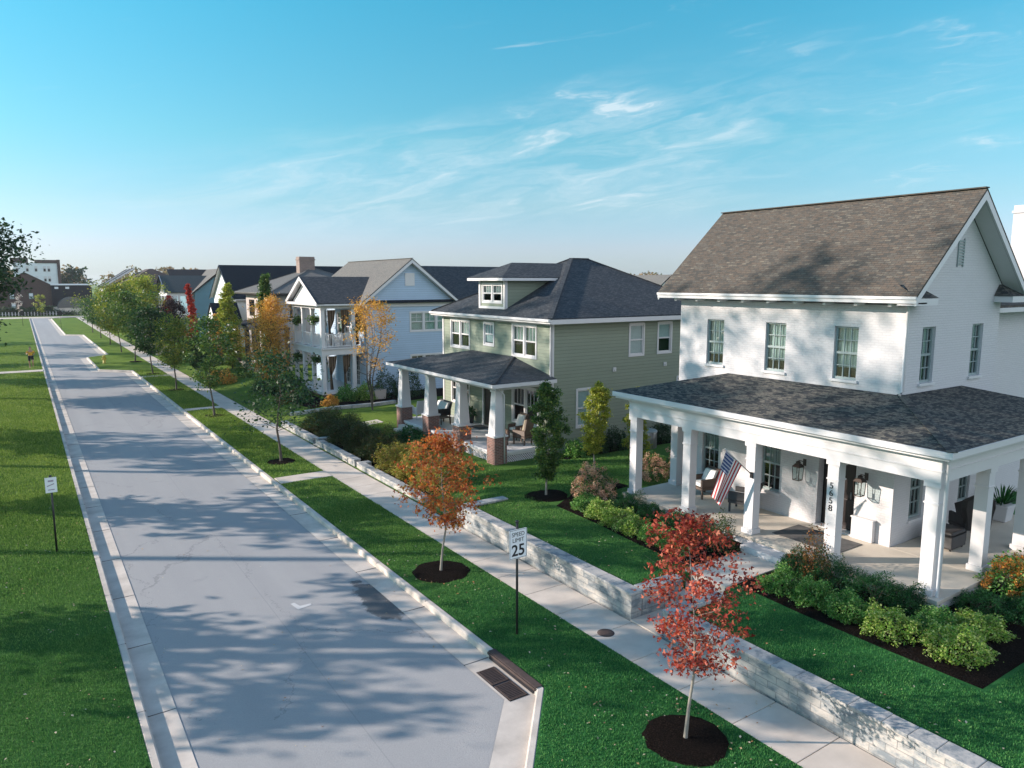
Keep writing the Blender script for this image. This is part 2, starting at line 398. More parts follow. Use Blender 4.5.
M['leaf_hedge'] = leaf_mat('dull_green_leaves', [(.02,.05,.014), (.045,.085,.022), (.09,.12,.035), (.16,.09,.04)])
M['leaf_purple'] = leaf_mat('dark_purple_leaves', [(.02,.012,.016), (.05,.02,.025), (.08,.035,.035)])
M['leaf_feather'] = leaf_mat('feathery_yellow_green_leaves', [(.13,.15,.035), (.27,.28,.05), (.46,.43,.09), (.42,.22,.08)])
M['flower'] = leaf_mat('dried_flower_heads', [(.46,.20,.14), (.62,.36,.24), (.72,.52,.36), (.5,.2,.15)], .3)
M['flower_pale'] = leaf_mat('white_pink_flowers', [(.5,.3,.28), (.7,.62,.58), (.8,.78,.74)], .2)
M['orange_flower'] = leaf_mat('orange_flowers', [(.5,.18,.03), (.6,.3,.06), (.45,.12,.03)], .2)

# ------------------------------------------------------------------ foliage
def leaf_mesh(name, pts, size, mat, parent=None, rng=None, up=.3, lobes=1, asp=.55, off=None):
    rng = rng or np.random.default_rng(1)
    n = len(pts); pts = np.asarray(pts, dtype=np.float64)
    nr = rng.normal(size=(n,3)); nr[:,2] = np.abs(nr[:,2])*(1+up) + up; nr /= np.linalg.norm(nr, axis=1)[:,None]
    t = rng.normal(size=(n,3)); t -= (t*nr).sum(1)[:,None]*nr; t /= np.linalg.norm(t, axis=1)[:,None]
    b = np.cross(nr, t); s = size*rng.uniform(.6, 1.3, size=(n,1))
    V = []; 
    for k in range(lobes):
        a = 0 if lobes == 1 else (k-(lobes-1)/2)*1.0
        d = t*math.cos(a) + b*math.sin(a); e = -t*math.sin(a) + b*math.cos(a); L = s*(1.0 if a == 0 or lobes == 1 else .8)
        V.append(np.stack([pts, pts+d*L*.5+e*L*asp*.5+nr*L*.05, pts+d*L-nr*L*.12, pts+d*L*.5-e*L*asp*.5+nr*L*.05], axis=1))
    V = np.stack(V, axis=1).reshape(-1,3)
    if off is not None: V = V - np.array(off)
    nq = n*lobes
    me = bpy.data.meshes.new(name)
    me.vertices.add(nq*4); me.vertices.foreach_set('co', V.astype(np.float32).ravel())
    me.loops.add(nq*4); me.polygons.add(nq)
    # the lobes of one leaf share its base vertex so that they are one island
    idx = np.arange(nq*4).reshape(n, lobes, 4)
    idx[:,:,0] = idx[:,:1,0]
    me.loops.foreach_set('vertex_index', idx.ravel().astype(np.int32))
    me.polygons.foreach_set('loop_start', (np.arange(nq)*4).astype(np.int32))
    me.update(calc_edges=True); me.materials.append(mat)
    o = bpy.data.objects.new(name, me); COL.objects.link(o)
    if parent: o.parent = parent; WL[o.name] = ctr(parent)
    return o
def crown_pts(rng, tips, per, sig):
    tips = np.asarray(tips); n = len(tips)
    return np.repeat(tips, per, axis=0) + rng.normal(size=(n*per,3))*sig*np.array([1,1,.75])
SH = {'round': lambda f: math.sqrt(max(0.02, 1-(2*f-1)**2)), 'oval': lambda f: max(.1, math.sin(math.pi*min(1,max(0,f*.92+.06))))**.7,
      'cone': lambda f: max(.06, (1-f)**.8)*min(1, .35+f*5), 'column': lambda f: min(1, .55+f*2.5)*max(.12, (1-f)**.38),
      'vase': lambda f: .25+.75*f if f < .7 else max(.1, .78*(1-f)/.3), 'spread': lambda f: max(.15, math.sqrt(max(0, 1-(1.35*f-.3)**2)))}
def make_tree(name, loc, h, th, Rr, shape, leaf, mat, label, cat='tree', group=None, n=60, per=26, seed=1, tr=.06, bark='bark', lobes=1, sig=.13, up=.3, multi=1, asp=.55, bare=0):
    rng = np.random.default_rng(seed); rd = random.Random(seed)
    t = empty(name, loc, label, cat, group); tb = MB(); tips = []
    lean = [(rd.uniform(-.04,.04)*h, rd.uniform(-.04,.04)*h) for _ in range(4)]
    def axis(f, k=0):
        a = 2*math.pi*k/max(1,multi); sp = (0 if multi == 1 else .5*Rr*f**1.2)
        i = min(2, int(f*3)); g = f*3-i
        return Vector(((lean[i][0]*(1-g)+lean[i+1][0]*g)*min(1,f*3)+math.cos(a)*sp, (lean[i][1]*(1-g)+lean[i+1][1]*g)*min(1,f*3)+math.sin(a)*sp, f*h))
    for k in range(multi):
        fs = [0,.02,.15,.3,.45,.6,.75,.9]; tb.tube([axis(f,k)-Vector((0,0,.08 if f == 0 else 0)) for f in fs], [tr*(1.5 if f < .01 else (1.15 if f<.03 else max(.12, 1-f*.95)))/math.sqrt(multi) for f in fs], 8)
    nl = max(6, n//4); f0 = th/h
    for i in range(nl):
        k = i % multi
        g = (i+.5)/nl; f = f0 + (1-f0)*.93*g; a = i*2.39996+rd.uniform(-.3,.3)
        sf = SH[shape]((f-f0)/(1-f0)); L = Rr*sf*rd.uniform(.72,1.12)
        b0 = axis(max(f0*.8, f-.12*L/h*3), k); b1 = axis(f, k)+Vector((math.cos(a)*L, math.sin(a)*L, L*rd.uniform(.0,.35)))
        mid = (b0+b1)/2+Vector((0,0,-.06*L)); r0 = tr*max(.14,(1-f))*.45
        tb.tube([b0, mid, b1], [r0, r0*.65, r0*.22], 5, False)
        for j in range(4):
            q = rd.uniform(.3,1.0) if j else 1.0; p = b0.lerp(mid, q*2) if q < .5 else mid.lerp(b1, q*2-1)
            e = p+Vector((rd.gauss(0,1), rd.gauss(0,1), rd.gauss(.15,.7)))*L*.24
            if j: tb.tube([p, e], [r0*.35, r0*.12], 4, False)
            if rd.random() > bare*(1-g): tips.append(e)
    for j in range(max(3, n//12)): 
        q = rd.uniform(.85,1.0); tips.append(axis(min(.98,q), j%multi)+Vector((rd.gauss(0,.08)*Rr, rd.gauss(0,.08)*Rr, 0)))
    tb.build('trunk', M[bark], t, local=True)
    pts = crown_pts(rng, [tuple(p) for p in tips], per, sig*Rr)
    pts[:,2] = np.maximum(pts[:,2], .1)
    leaf_mesh('crown', pts, leaf, M[mat], t, rng, up=up, lobes=lobes, asp=asp)
    return t
def shrub_pts(rng, n, r, h, lump=.25, seed=0):
    u = rng.normal(size=(n,3)); u[:,2] = np.abs(u[:,2]); u /= np.linalg.norm(u, axis=1)[:,None]
    l = np.array([mnoise.noise(Vector((a*1.9+seed, b*1.9, c*1.9+seed*.7)))+.45*mnoise.noise(Vector((a*5+seed, b*5, c*5))) for a, b, c in u])
    k = (1+lump*l*2)*rng.uniform(.55, 1.0, size=n)**.5
    return u*np.array([r, r, h])*k[:,None]
def make_shrub(name, loc, r, h, leaf, mat, label, cat='shrub', group=None, n=900, seed=1, lump=.25, flowers=None, asp=.6, up=.3, fr=.07, fn=26, rxy=None):
    rng = np.random.default_rng(seed); t = empty(name, loc, label, cat, group)
    st = MB(); rd = random.Random(seed)
    for i in range(7):
        a = rd.uniform(0, 6.28); st.tube([(0.03*math.cos(a), .03*math.sin(a), -.02), (r*.35*math.cos(a), r*.35*math.sin(a), h*.45), (r*.65*math.cos(a+.3), r*.65*math.sin(a+.3), h*.8)], [.012,.009,.004], 5)
    st.build('stem', M['bark'], t, local=True)
    p = shrub_pts(rng, n, r, h, lump, seed); 
    if rxy: p[:,0] *= rxy[0]; p[:,1] *= rxy[1]
    p[:,2] += .02
    leaf_mesh('foliage', p, leaf, M[mat], t, rng, up=up, asp=asp)
    if flowers:
        fp = shrub_pts(rng, fn, r*1.0, h*1.04, lump, seed); fp = fp*1.03; fp[:,2] = np.maximum(fp[:,2], h*.3)
        if rxy: fp[:,0] *= rxy[0]; fp[:,1] *= rxy[1]
        q = np.repeat(fp, 44, axis=0); d = rng.normal(size=q.shape); d /= np.linalg.norm(d, axis=1)[:,None]
        leaf_mesh('flower_heads', q+d*fr*rng.uniform(.7,1.0,size=(len(q),1)), .045, M[flowers], t, rng, up=0, asp=.8)
    return t

# ------------------------------------------------------------------ ground, road, pavement
def sstep(a, b, x): 
    t = min(1, max(0, (x-a)/(b-a))); return t*t*(3-2*t)
def yard(x, y):
    if y <= 19.85 and x < 11.4: return .1
    if 10.63 < y < 11.92 and x < 13.44: return .1
    a = .16+.56*sstep(11.3, 13.4, x) ; hi = .72+.06*sstep(11.6, 16.2, x)
    lo = .16+.40*sstep(11.5, 15.5, x)
    if y > 19.85:
        k = sstep(20.2, 25, y); base = a*(1-k)+lo*k
    else: base = hi
    return base
def sheet(name, xs, ys, zf, mat):
    m = MB(); nx = len(xs)
    vs = [(x, y, zf(x, y)) for y in ys for x in xs]
    fs = [(j*nx+i, j*nx+i+1, (j+1)*nx+i+1, (j+1)*nx+i) for j in range(len(ys)-1) for i in range(nx-1)]
    m.add(vs, fs, True); return m.build(name, mat)
def rng_(a, b, s): 
    n = max(1, int(round((b-a)/s))); return [a+(b-a)*i/n for i in range(n+1)]
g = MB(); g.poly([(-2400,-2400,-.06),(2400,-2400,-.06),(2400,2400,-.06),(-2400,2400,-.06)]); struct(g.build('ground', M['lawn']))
# kerb line on the house side, with the bulb-outs that end each parking bay
KP = [(5.45,-14),(5.45,7.75),(7.9,10.6),(7.9,72.6),(5.5,75.0),(5.45,88.0),(7.55,90.4),(7.5,126.5),(5.3,128.6),(5.3,187),(6.2,191.5),(9,193.4),(40,194)]
def offs(pts, d):
    out = []
    for i, p in enumerate(pts):
        ns = []
        for a, b in ((i-1,i),(i,i+1)):
            if a >= 0 and b < len(pts):
                v = Vector((pts[b][0]-pts[a][0], pts[b][1]-pts[a][1])).normalized(); ns.append(Vector((-v.y, v.x)))
        n = sum(ns, Vector((0,0))); n.normalize(); k = 1/max(.4, n.dot(ns[0])); out.append((p[0]+n.x*d*k, p[1]+n.y*d*k))
    return out
def strip(name, pts, prof, mat, bevel=0):
    m = MB(); L = [offs(pts, d) for d, z in prof]
    for i in range(len(pts)-1):
        for j in range(len(prof)-1):
            a = L[j][i]; b = L[j][i+1]; c = L[j+1][i+1]; d = L[j+1][i]
            m.add([(*a, prof[j][1]), (*b, prof[j][1]), (*c, prof[j+1][1]), (*d, prof[j+1][1])], [(0,1,2,3)])
    return m.build(name, mat)
def densify(pts, step=1.9):
    out = []
    for (ax, ay), (bx, by) in zip(pts, pts[1:]):
        n = max(1, int(math.hypot(bx-ax, by-ay)/step)); out += [(ax+(bx-ax)*i/n, ay+(by-ay)*i/n) for i in range(n)]
    return out+[pts[-1]]
struct(strip('kerb', KP, [(0,-.04),(0,.135),(.02,.15),(.12,.15),(.15,.13),(.165,-.02)], M['kerb']))
struct(strip('gutter', KP, [(.165,.004),(.75,.012)], M['kerb']))
KL = [(1.18,190.5),(1.18,-14)]
struct(strip('kerb', KL, [(0,-.04),(0,.135),(.02,.15),(.12,.15),(.15,.13),(.165,-.02)], M['kerb']))
struct(strip('gutter', KL, [(.165,.004),(.66,.012)], M['kerb']))
# expansion joints of the gutters and kerbs: thin dark filler
jm = MB()
for y in rng_(2, 120, 3.05): jm.box(1.175,1.84,y,y+.015,.0,.017)
for y in rng_(12.4, 72, 3.05): jm.box(7.14,7.74,y,y+.015,.0,.017)
for y in rng_(2, 120, 3.05): jm.box(1.178,1.33,y,y+.012,.1,.1525)
for y in rng_(12.4, 72, 3.05): jm.box(7.75,7.902,y,y+.012,.1,.1525)
M['joint'] = plain('joint_filler', (.13,.125,.12), .9)
struct(jm.build('gutter', M['joint']))
rp = offs(KP, .5)
rd_ = MB(); rd_.poly([(1.5,-14,0),(5.2,-14,0)]+[(x,y,0) for x, y in rp[1:-3]]+[(5.2,195,0),(1.5,195,0)]); struct(rd_.build('road', M['asphalt']))
cr = MB(); cr.poly([(-60,192.8,.008),(60,193.8,.008),(60,201,.008),(-60,201,.008)]); struct(cr.build('cross_road', M['concrete']))
# lawns
def kerbx(y):
    for (ax, ay), (bx, by) in zip(KP, KP[1:]):
        if ay <= y <= by and by > ay: return ax+(bx-ax)*(y-ay)/(by-ay)
    return 5.45
ys = sorted(set(rng_(-14, 30, .5)+rng_(30, 187, 1.5)+[7.75,10.6,72.6,75,88,90.4,126.5,128.6])); m = MB()
vs = []; 
for y in ys:
    k = kerbx(y)
    for i in range(6): 
        x = k+(10.0-k)*i/5; vs.append((x, y, .148+.02*math.sin(math.pi*i/5)))
m.add(vs, [(j*6+i, j*6+i+1, (j+1)*6+i+1, (j+1)*6+i) for j in range(len(ys)-1) for i in range(5)], True)
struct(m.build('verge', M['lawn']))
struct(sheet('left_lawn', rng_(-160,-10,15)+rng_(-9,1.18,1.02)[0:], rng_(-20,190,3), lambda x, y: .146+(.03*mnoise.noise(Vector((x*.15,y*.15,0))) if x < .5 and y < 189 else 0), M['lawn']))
struct(sheet('far_lawn', rng_(-300,300,50), [201,204,215,260,420], lambda x, y: .02+.1*min(1,(y-201)/3), M['lawn_sunlit']))
XS = rng_(11.25, 18, .2)+rng_(18.5, 40, 1.5)+[60,120,300]; YS = rng_(-14, 45, .35)+rng_(46, 192, 2)
YS = sorted([y for y in YS if min(abs(y-10.63),abs(y-11.92),abs(y-19.85)) > .1]+[10.6,10.66,11.89,11.95,19.82,19.88])
XS = sorted([x for x in XS if abs(x-13.44) > .08 and abs(x-11.4) > .06]+[11.38,11.45,13.43,13.46])
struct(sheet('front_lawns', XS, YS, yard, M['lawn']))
# pavement: separate slabs with open joints
pv = MB(); rr = random.Random(4)
y = 6.47-1.3*16
while y < 189:
    z = .15+rr.uniform(-.002,.002); pv.box(10.0, 11.24, y+.008, y+1.292, .02, z); y += 1.3
struct(pv.build('pavement', M['concrete'], bevel=.008))
pb = MB(); pb.box(10.0,11.24,-14,189,.0,.10); struct(pb.build('pavement', M['black']))
for i, (a, b) in enumerate([(27.98,28.92),(47.5,48.3),(66.5,67.4)]):
    c = MB(); c.box(7.9+.02, 9.99, a, b, .05, .178); struct(c.build('path', M['concrete'], bevel=.008))
c = MB(); c.box(-60, 1.17, 76.0, 77.5, .05, .19); struct(c.build('path', M['concrete']))
# path and steps to the white house
pw = MB(); pw.box(11.26, 12.39, 10.79, 11.77, .05, .17)
for i in range(3): pw.box(12.4+.35*i, 12.745+.35*i, 10.79, 11.77, .1, .32+.16*i)
pw.box(13.45, 14.2, 10.84, 12.14, .2, .79); pw.box(14.212, 15.66, 10.84, 12.14, .2, .79)
struct(pw.build('path', M['concrete'], bevel=.01))
pg = MB()
pts = [(13.2,35.0),(13.9,35.5),(14.8,35.8),(15.6,35.9)]
for (ax, ay), (bx, by) in zip([(11.25,33.6),(12.2,34.2)]+pts, [(12.2,34.2)]+pts): pg.poly([(ax,ay-.45,yard(ax,30)+.025),(bx,by-.45,yard(bx,30)+.025),(bx,by+.45,yard(bx,30)+.025),(ax,ay+.45,yard(ax,30)+.025)])
struct(pg.build('path', M['concrete']))
# mulch beds
def bed(name, poly, zf, res=.16, edge=True):
    xs = [p[0] for p in poly]; ys = [p[1] for p in poly]; bm = bmesh.new()
    bm.faces.new([bm.verts.new((x, y, 0)) for x, y in poly])
    n = 0
    for ax, lo, hi in ((0, min(xs), max(xs)), (1, min(ys), max(ys))):
        v = lo+res
        while v < hi:
            bmesh.ops.bisect_plane(bm, geom=bm.verts[:]+bm.edges[:]+bm.faces[:], plane_co=(v,0,0) if ax == 0 else (0,v,0), plane_no=(1,0,0) if ax == 0 else (0,1,0)); v += res
    for v in bm.verts:
        e = len(v.link_edges) and v.is_boundary
        v.co.z = zf(v.co.x, v.co.y)+(.004 if e else .035+.03*mnoise.noise(Vector((v.co.x*4, v.co.y*4, 1))))
    me = bpy.data.meshes.new(name); bm.to_mesh(me); bm.free(); me.materials.append(M['mulch'])
    for p in me.polygons: p.use_smooth = True
    o = bpy.data.objects.new(name, me); COL.objects.link(o); return struct(o)
bed('mulch_bed', [(14.0,18.2),(13.95,16),(13.75,14),(13.75,12.16),(16.2,12.16),(16.2,18.4),(17.5,18.5),(17.5,19.1),(15.4,19.0)], yard)
bed('mulch_bed', [(13.85,10.82),(13.75,9),(13.75,7),(13.80,5.35),(19,5.25),(24.5,5.0),(24.5,7.35),(16.2,7.35),(16.2,10.82)], yard)
def ring(cx, cy, r, zf, n=24):
    rr = random.Random(int(cx*100+cy*10)); return bed('mulch_bed', [(cx+r*(1+rr.uniform(-.05,.05))*math.cos(2*math.pi*i/n), cy+r*(1+rr.uniform(-.05,.05))*math.sin(2*math.pi*i/n)) for i in range(n)], zf, .2)
vz = lambda x, y: .168
ring(8.95,7.92,.72,vz); ring(8.95,16.77,.78,vz); ring(14.4,19.3,.75,yard)
for y in (31.5,44.8,57.4,68.7,80.2): ring(8.98,y,.6,vz)
bed('mulch_bed', [(11.9,23),(13.4,23),(13.4,38),(11.9,38)], yard, .3)
bed('mulch_bed', [(18.5,23.4),(29,23.0),(29,24.4),(18.5,24.4)], yard, .4)
bed('mulch_bed', [(14,42.5),(19,41),(26,42.5),(26,45),(18.7,45),(15.6,45),(15.6,52),(13.5,52)], yard, .5)

# ------------------------------------------------------------------ stone walls
def stone_run(name, segs, label, top=.80, base=.05, th=.34):
    t = empty(name, (segs[0][0], segs[0][2], .15), label, 'wall', None); w = MB(); c = MB(); rd = random.Random(len(label))
    for x0, x1, y0, y1, dz in segs:
        w.box(x0, x1, y0, y1, base, top-.07+dz)
        lx = x1-x0; ly = y1-y0; along = ly > lx; L = ly if along else lx; p = 0
        while p < L-.05:
            q = min(L, p+rd.uniform(.42,.62)); q = L if L-q < .2 else q; e = rd.uniform(.0,.012)
            if along: c.box(x0-.02-e, x1+.02+e*.5, y0+p+.004, y0+q-.004, top-.068+dz, top+dz+e*.4)
            else: c.box(x0+p+.004, x0+q-.004, y0-.02-e, y1+.02, top-.068+dz, top+dz+e*.4)
            p = q
    w.build('wall_body', M['stone'], t); c.build('coping', M['coping'], t, bevel=.012); return t
stone_run('retaining_wall', [(11.29,11.63,11.77,20.0,0),(11.66,13.0,11.78,12.08,.01),(11.66,13.1,19.68,20.0,-.005)], 'pale stone retaining wall with its end beside the white house path, behind the speed limit sign')
stone_run('retaining_wall', [(11.29,11.63,-3,10.78,0),(11.66,13.0,10.48,10.78,.01)], 'pale stone retaining wall running towards the viewer, right of the red maple')
lw = stone_run('low_stone_wall', [(11.32,11.6,22.6,28.4,0),(11.34,11.9,28.42,28.7,.0)], 'low stone edging in front of the yellowing feathery shrubs', .40)
lw2 = stone_run('low_stone_wall', [(11.32,11.6,28.9,33.6,0),(11.34,12.0,33.62,33.9,.06)], 'low stone edging in front of the dark feathery hedge', .46)
lw3 = stone_run('low_stone_wall', [(11.32,11.6,34.2,39.5,0)], 'low stone edging farthest along the feathery hedge, ending by a small garden', .46)

# ------------------------------------------------------------------ windows, doors
def pbox(m, pl, c, a0, a1, d0, d1, z0, z1):
    if pl == 'x': m.box(c+d0, c+d1, a0, a1, z0, z1)
    else: m.box(a0, a1, c+d0, c+d1, z0, z1)
def window(par, pl, c, a0, a1, z0, z1, frame='white', rec=.10, cols=3, rows=2, both=False, units=1, casing=0, sill=True, cover='curtain', cov=.75, glass='glass', label=None, room=True):
    fm = MB(); ps = []
    if casing:
        k = casing
        pbox(fm,pl,c, a0-k,a0,-.03,.02, z0-k,z1+k); pbox(fm,pl,c, a1,a1+k,-.03,.02, z0-k,z1+k)
        pbox(fm,pl,c, a0+.0005,a1-.0005,-.032,.02, z1,z1+k*1.2); pbox(fm,pl,c, a0+.0005,a1-.0005,-.032,.02, z0-k,z0)
    W = (a1-a0)/units; b = .05; d0 = rec-.05; d1 = rec
    pb_ = MB(); cb = MB()
    for u in range(units):
        u0 = a0+W*u; u1 = u0+W; e = .06 if units > 1 else 0
        if u > 0: pbox(fm,pl,c,u0-e,u0+e,-.028 if casing else 0,rec,z0,z1)
        u0 += e if u > 0 else 0; u1 -= e if u < units-1 else 0
        pbox(fm,pl,c,u0,u0+b,d0,d1,z0,z1); pbox(fm,pl,c,u1-b,u1,d0,d1,z0,z1); zm = (z0+z1)/2
        for za, zb in ((z0,z0+b*1.3),(z1-b,z1),(zm-.03,zm+.03)): pbox(fm,pl,c,u0+b,u1-b,d0-.002,d1,za,zb)
        for h, (q0, q1) in enumerate(((zm+.03,z1-b),(z0+b*1.3,zm-.03))):
            if h == 1 and not both: continue
            for i in range(1, cols): 
                a = u0+b+(u1-u0-2*b)*i/cols; pbox(fm,pl,c,a-.011,a+.011,d0+.012,d1,q0,q1)
            for i in range(1, rows):
                z = q0+(q1-q0)*i/rows; pbox(fm,pl,c,u0+b,u1-b,d0+.014,d1,z-.011,z+.011)
        pbox(pb_,pl,c,u0+b*.5,u1-b*.5,d1-.012,d1-.004,z0+.02,z1-.02)
        if cover: pbox(cb,pl,c,u0+.02,u1-.02,d1+(.002 if cover == 'blinds' else .05),d1+(.01 if cover == 'blinds' else .06),z1-(z1-z0)*cov,z1)
    f = fm.build('window', M[frame], par, label=label)
    pb_.build('pane', M['glass_clear' if cover == 'blinds' else glass], f)
    if sill:
        s = MB(); pbox(s,pl,c,a0-.06-casing,a1+.06+casing,-.06 if not casing else -.07,rec if not casing else -.031,z0-.07-casing,z0-casing-.001 if casing else z0-.001); s.build('sill', M['white'], f)
    if cover: cb.build('curtain' if cover == 'curtain' else 'blind', M[cover], f)
    return f
def gutter_run(m, a, b, w=.12, h=.12):
    m.bar(a, b, w, h)
def downspout(par, x, y, z0, z1, mat='white'):
    m = MB(); m.tube([(x-.25,y,z1+.18),(x-.12,y,z1+.08),(x,y,z1-.1),(x,y,z0+.12),(x-.1,y,z0+.03)], .04, 6); return m.build('downspout', M[mat], par)

# ------------------------------------------------------------------ WHITE HOUSE
wh = empty('white_brick_house', (21, 13, .75), 'two-storey white painted brick house with steep brown shingle gable and wraparound columned porch', 'house')
UW = [(15.33,16.01),(13.07,13.77),(10.85,11.54)]; UZ = (5.37,6.81)
LW = [(15.35,16.03),(13.03,13.69)]; LZ = (1.72,3.42); DO = (10.66,11.78,1.12,3.36)
SW = [(19.28,19.95),(21.97,22.62)]
w = MB()
w.wall('x', 18.43, 9.62, 17.17, .6, 7.42, [(a,b,*UZ) for a,b in UW]+[(a,b,*LZ) for a,b in LW]+[(*DO,.28)], .12)
w.wall('y', 9.62, 18.43, 23.55, .6, 7.42, [(a,b,5.37,6.84) for a,b in SW]+[(a,b,1.67,3.3) for a,b in SW], .12)
w.add([(18.43,9.62,7.42),(23.55,9.62,7.42),(23.55,9.62,7.90),(20.99,9.62,10.12),(18.43,9.62,7.90)], [(0,1,2,3,4)])
w.add([(18.43,17.17,7.42),(18.43,17.17,7.90),(20.99,17.17,10.12),(23.55,17.17,7.90),(23.55,17.17,7.42)], [(0,1,2,3,4)])
w.box(18.44,23.54,17.0,17.168,.6,7.41); w.box(23.3,23.549,9.64,17.0,.6,7.41)
w.box(23.56,31,10.5,10.7,.6,7.2); w.box(30.8,31,10.71,17,.6,7.2)
w.build('wall', M['white_brick'], wh)
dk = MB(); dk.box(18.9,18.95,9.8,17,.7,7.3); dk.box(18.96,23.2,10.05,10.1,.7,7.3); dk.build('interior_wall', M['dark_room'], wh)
for a, b in UW: window(wh,'x',18.43,a,b,*UZ,'grey_trim',.12,3,2,True,cov=.78)
for a, b in LW: window(wh,'x',18.43,a,b,*LZ,'grey_trim',.12,3,2,True,cov=.5)
for a, b in SW: window(wh,'y',9.62,a,b,5.37,6.84,'grey_trim',.12,3,2,True,cov=.5,glass='glass_sky')
for a, b in SW: window(wh,'y',9.62,a,b,1.67,3.3,'grey_trim',.12,3,2,True,cov=.4)
window(wh,'y',10.5,23.72,24.3,5.4,6.9,'grey_trim',.02,2,2,True,cov=.3,sill=False,cover=None)
v = MB()
for i in range(9): v.box(20.78,21.05,9.59,9.617,8.46+i*.075,8.50+i*.075)
v.box(20.75,20.78,9.585,9.617,8.4,9.15); v.box(21.05,21.08,9.585,9.617,8.4,9.15); v.build('louvre_vent', M['grey_trim'], wh)
d = MB(); d.box(18.66,18.70,10.72,11.72,1.14,3.30); 
dd = d.build('door', M['darkwood'], wh)
k = MB(); k.box(18.63,18.659,10.80,11.16,1.35,2.0); k.box(18.63,18.659,11.26,11.64,1.35,2.0); k.box(18.63,18.659,10.80,11.16,2.15,3.15); k.box(18.63,18.659,11.26,11.64,2.15,3.15); k.build('door_panel', M['darkwood'], dd)
k = MB(); k.tube([(18.6,10.86,2.05),(18.6,10.86,2.25)], .015, 6); k.build('handle', M['metal'], dd)
k = MB(); k.box(18.36,18.62,10.6,11.84,1.10,1.135); k.build('threshold', M['white'], wh)
# main roof
rf = MB(); zE = 7.68; zR = 10.42; xL = 17.88; xR = 24.10; xm = 20.99; y0 = 9.12; y1 = 17.72
rf.slab([(xL,y0,zE),(xm,y0,zR),(xm,y1,zR),(xL,y1,zE)][::-1], .07); rf.slab([(xm,y0,zR),(xR,y0,zE),(xR,y1,zE),(xm,y1,zR)][::-1], .07)
rf.bar((xm,y0,zR+.01),(xm,y1,zR+.01),.22,.03)
rf.build('roof', M['roof_brown'], wh)
b = MB()
for s in (-1,1):
    xe = xm+s*3.11
    for yy in (y0+.001, y1-.051):
        b.add([(xm,yy,zR-.072),(xe,yy,zE-.072),(xe,yy,zE-.26),(xm,yy,zR-.30),(xm,yy+.05,zR-.072),(xe,yy+.05,zE-.072),(xe,yy+.05,zE-.26),(xm,yy+.05,zR-.30)], [(0,1,2,3),(7,6,5,4),(0,4,5,1),(1,5,6,2),(2,6,7,3)])
    # sloped soffit boards
    b.add([(xm,y0+.06,zR-.29),(xe,y0+.06,zE-.25),(xe,9.6,zE-.25),(xm,9.6,zR-.29)], [(0,1,2,3) if s > 0 else (3,2,1,0)])
b.build('bargeboard', M['white'], wh)
b = MB(); b.box(xL-.02,xL+.09,y0,y1,zE-.20,zE-.035); b.box(xL-.06,xL-.021,y0,y1,zE-.10,zE-.03); b.box(xR-.1,xR,y0,y1,zE-.18,zE-.03); b.build('gutter', M['white'], wh)
b = MB(); b.box(xL+.091,18.42,y0+.02,y1-.02,zE-.215,zE-.18); b.box(23.56,xR-.11,y0+.05,y1-.02,zE-.215,zE-.18); b.build('soffit', M['white'], wh)
for i in range(9):
    k = MB(); yy = 9.85+i*.9; k.box(18.02,18.40,yy-.045,yy+.045,zE-.285,zE-.218); k.build('bracket', M['white'], wh)
for x0_, x1_ in ((17.95,18.95),(23.1,24.1)):
    k = MB(); k.box(x0_,x1_,9.14,9.615,7.43,7.60); k.build('cornice_return', M['white'], wh)
    k = MB(); mx_ = (x0_+x1_)/2; lo = 7.605
    k.add([(x0_,9.13,lo),(x1_+.03,9.13,lo),(x1_-.25,9.61,7.93),(x0_,9.61,7.93)] if x0_ < 20 else [(x0_-.03,9.13,lo),(x1_,9.13,lo),(x1_,9.61,7.93),(x0_+.25,9.61,7.93)], [(0,1,2,3)])
    k.add([(x1_+.03,9.13,lo),(x1_+.03,9.61,lo),(x1_-.25,9.61,7.93)] if x0_ < 20 else [(x0_-.03,9.61,lo),(x0_-.03,9.13,lo),(x0_+.25,9.61,7.93)], [(0,1,2)])
    k.build('return_roof', M['roof_dark'], wh)
k = MB(); k.slab([(23.6,10.0,7.3),(31.3,10.0,7.3),(31.3,13.6,9.4),(23.6,13.6,9.4)], .08); k.slab([(23.6,13.6,9.4),(31.3,13.6,9.4),(31.3,17.3,7.3),(23.6,17.3,7.3)], .08); k.build('wing_roof', M['roof_brown'], wh)
k = MB(); k.box(23.56,31.3,9.98,10.08,7.08,7.22); k.box(23.56,31.3,10.081,10.5,7.1,7.14); k.build('wing_gutter', M['white'], wh)
ch = MB(); ch.box(28.75,30.0,10.75,11.6,6.5,10.62); ch.box(28.71,30.04,10.71,11.64,10.36,10.44); ch.build('chimney', M['white_brick'], wh)
downspout(wh, 18.37, 9.56, 5.12, 7.42)
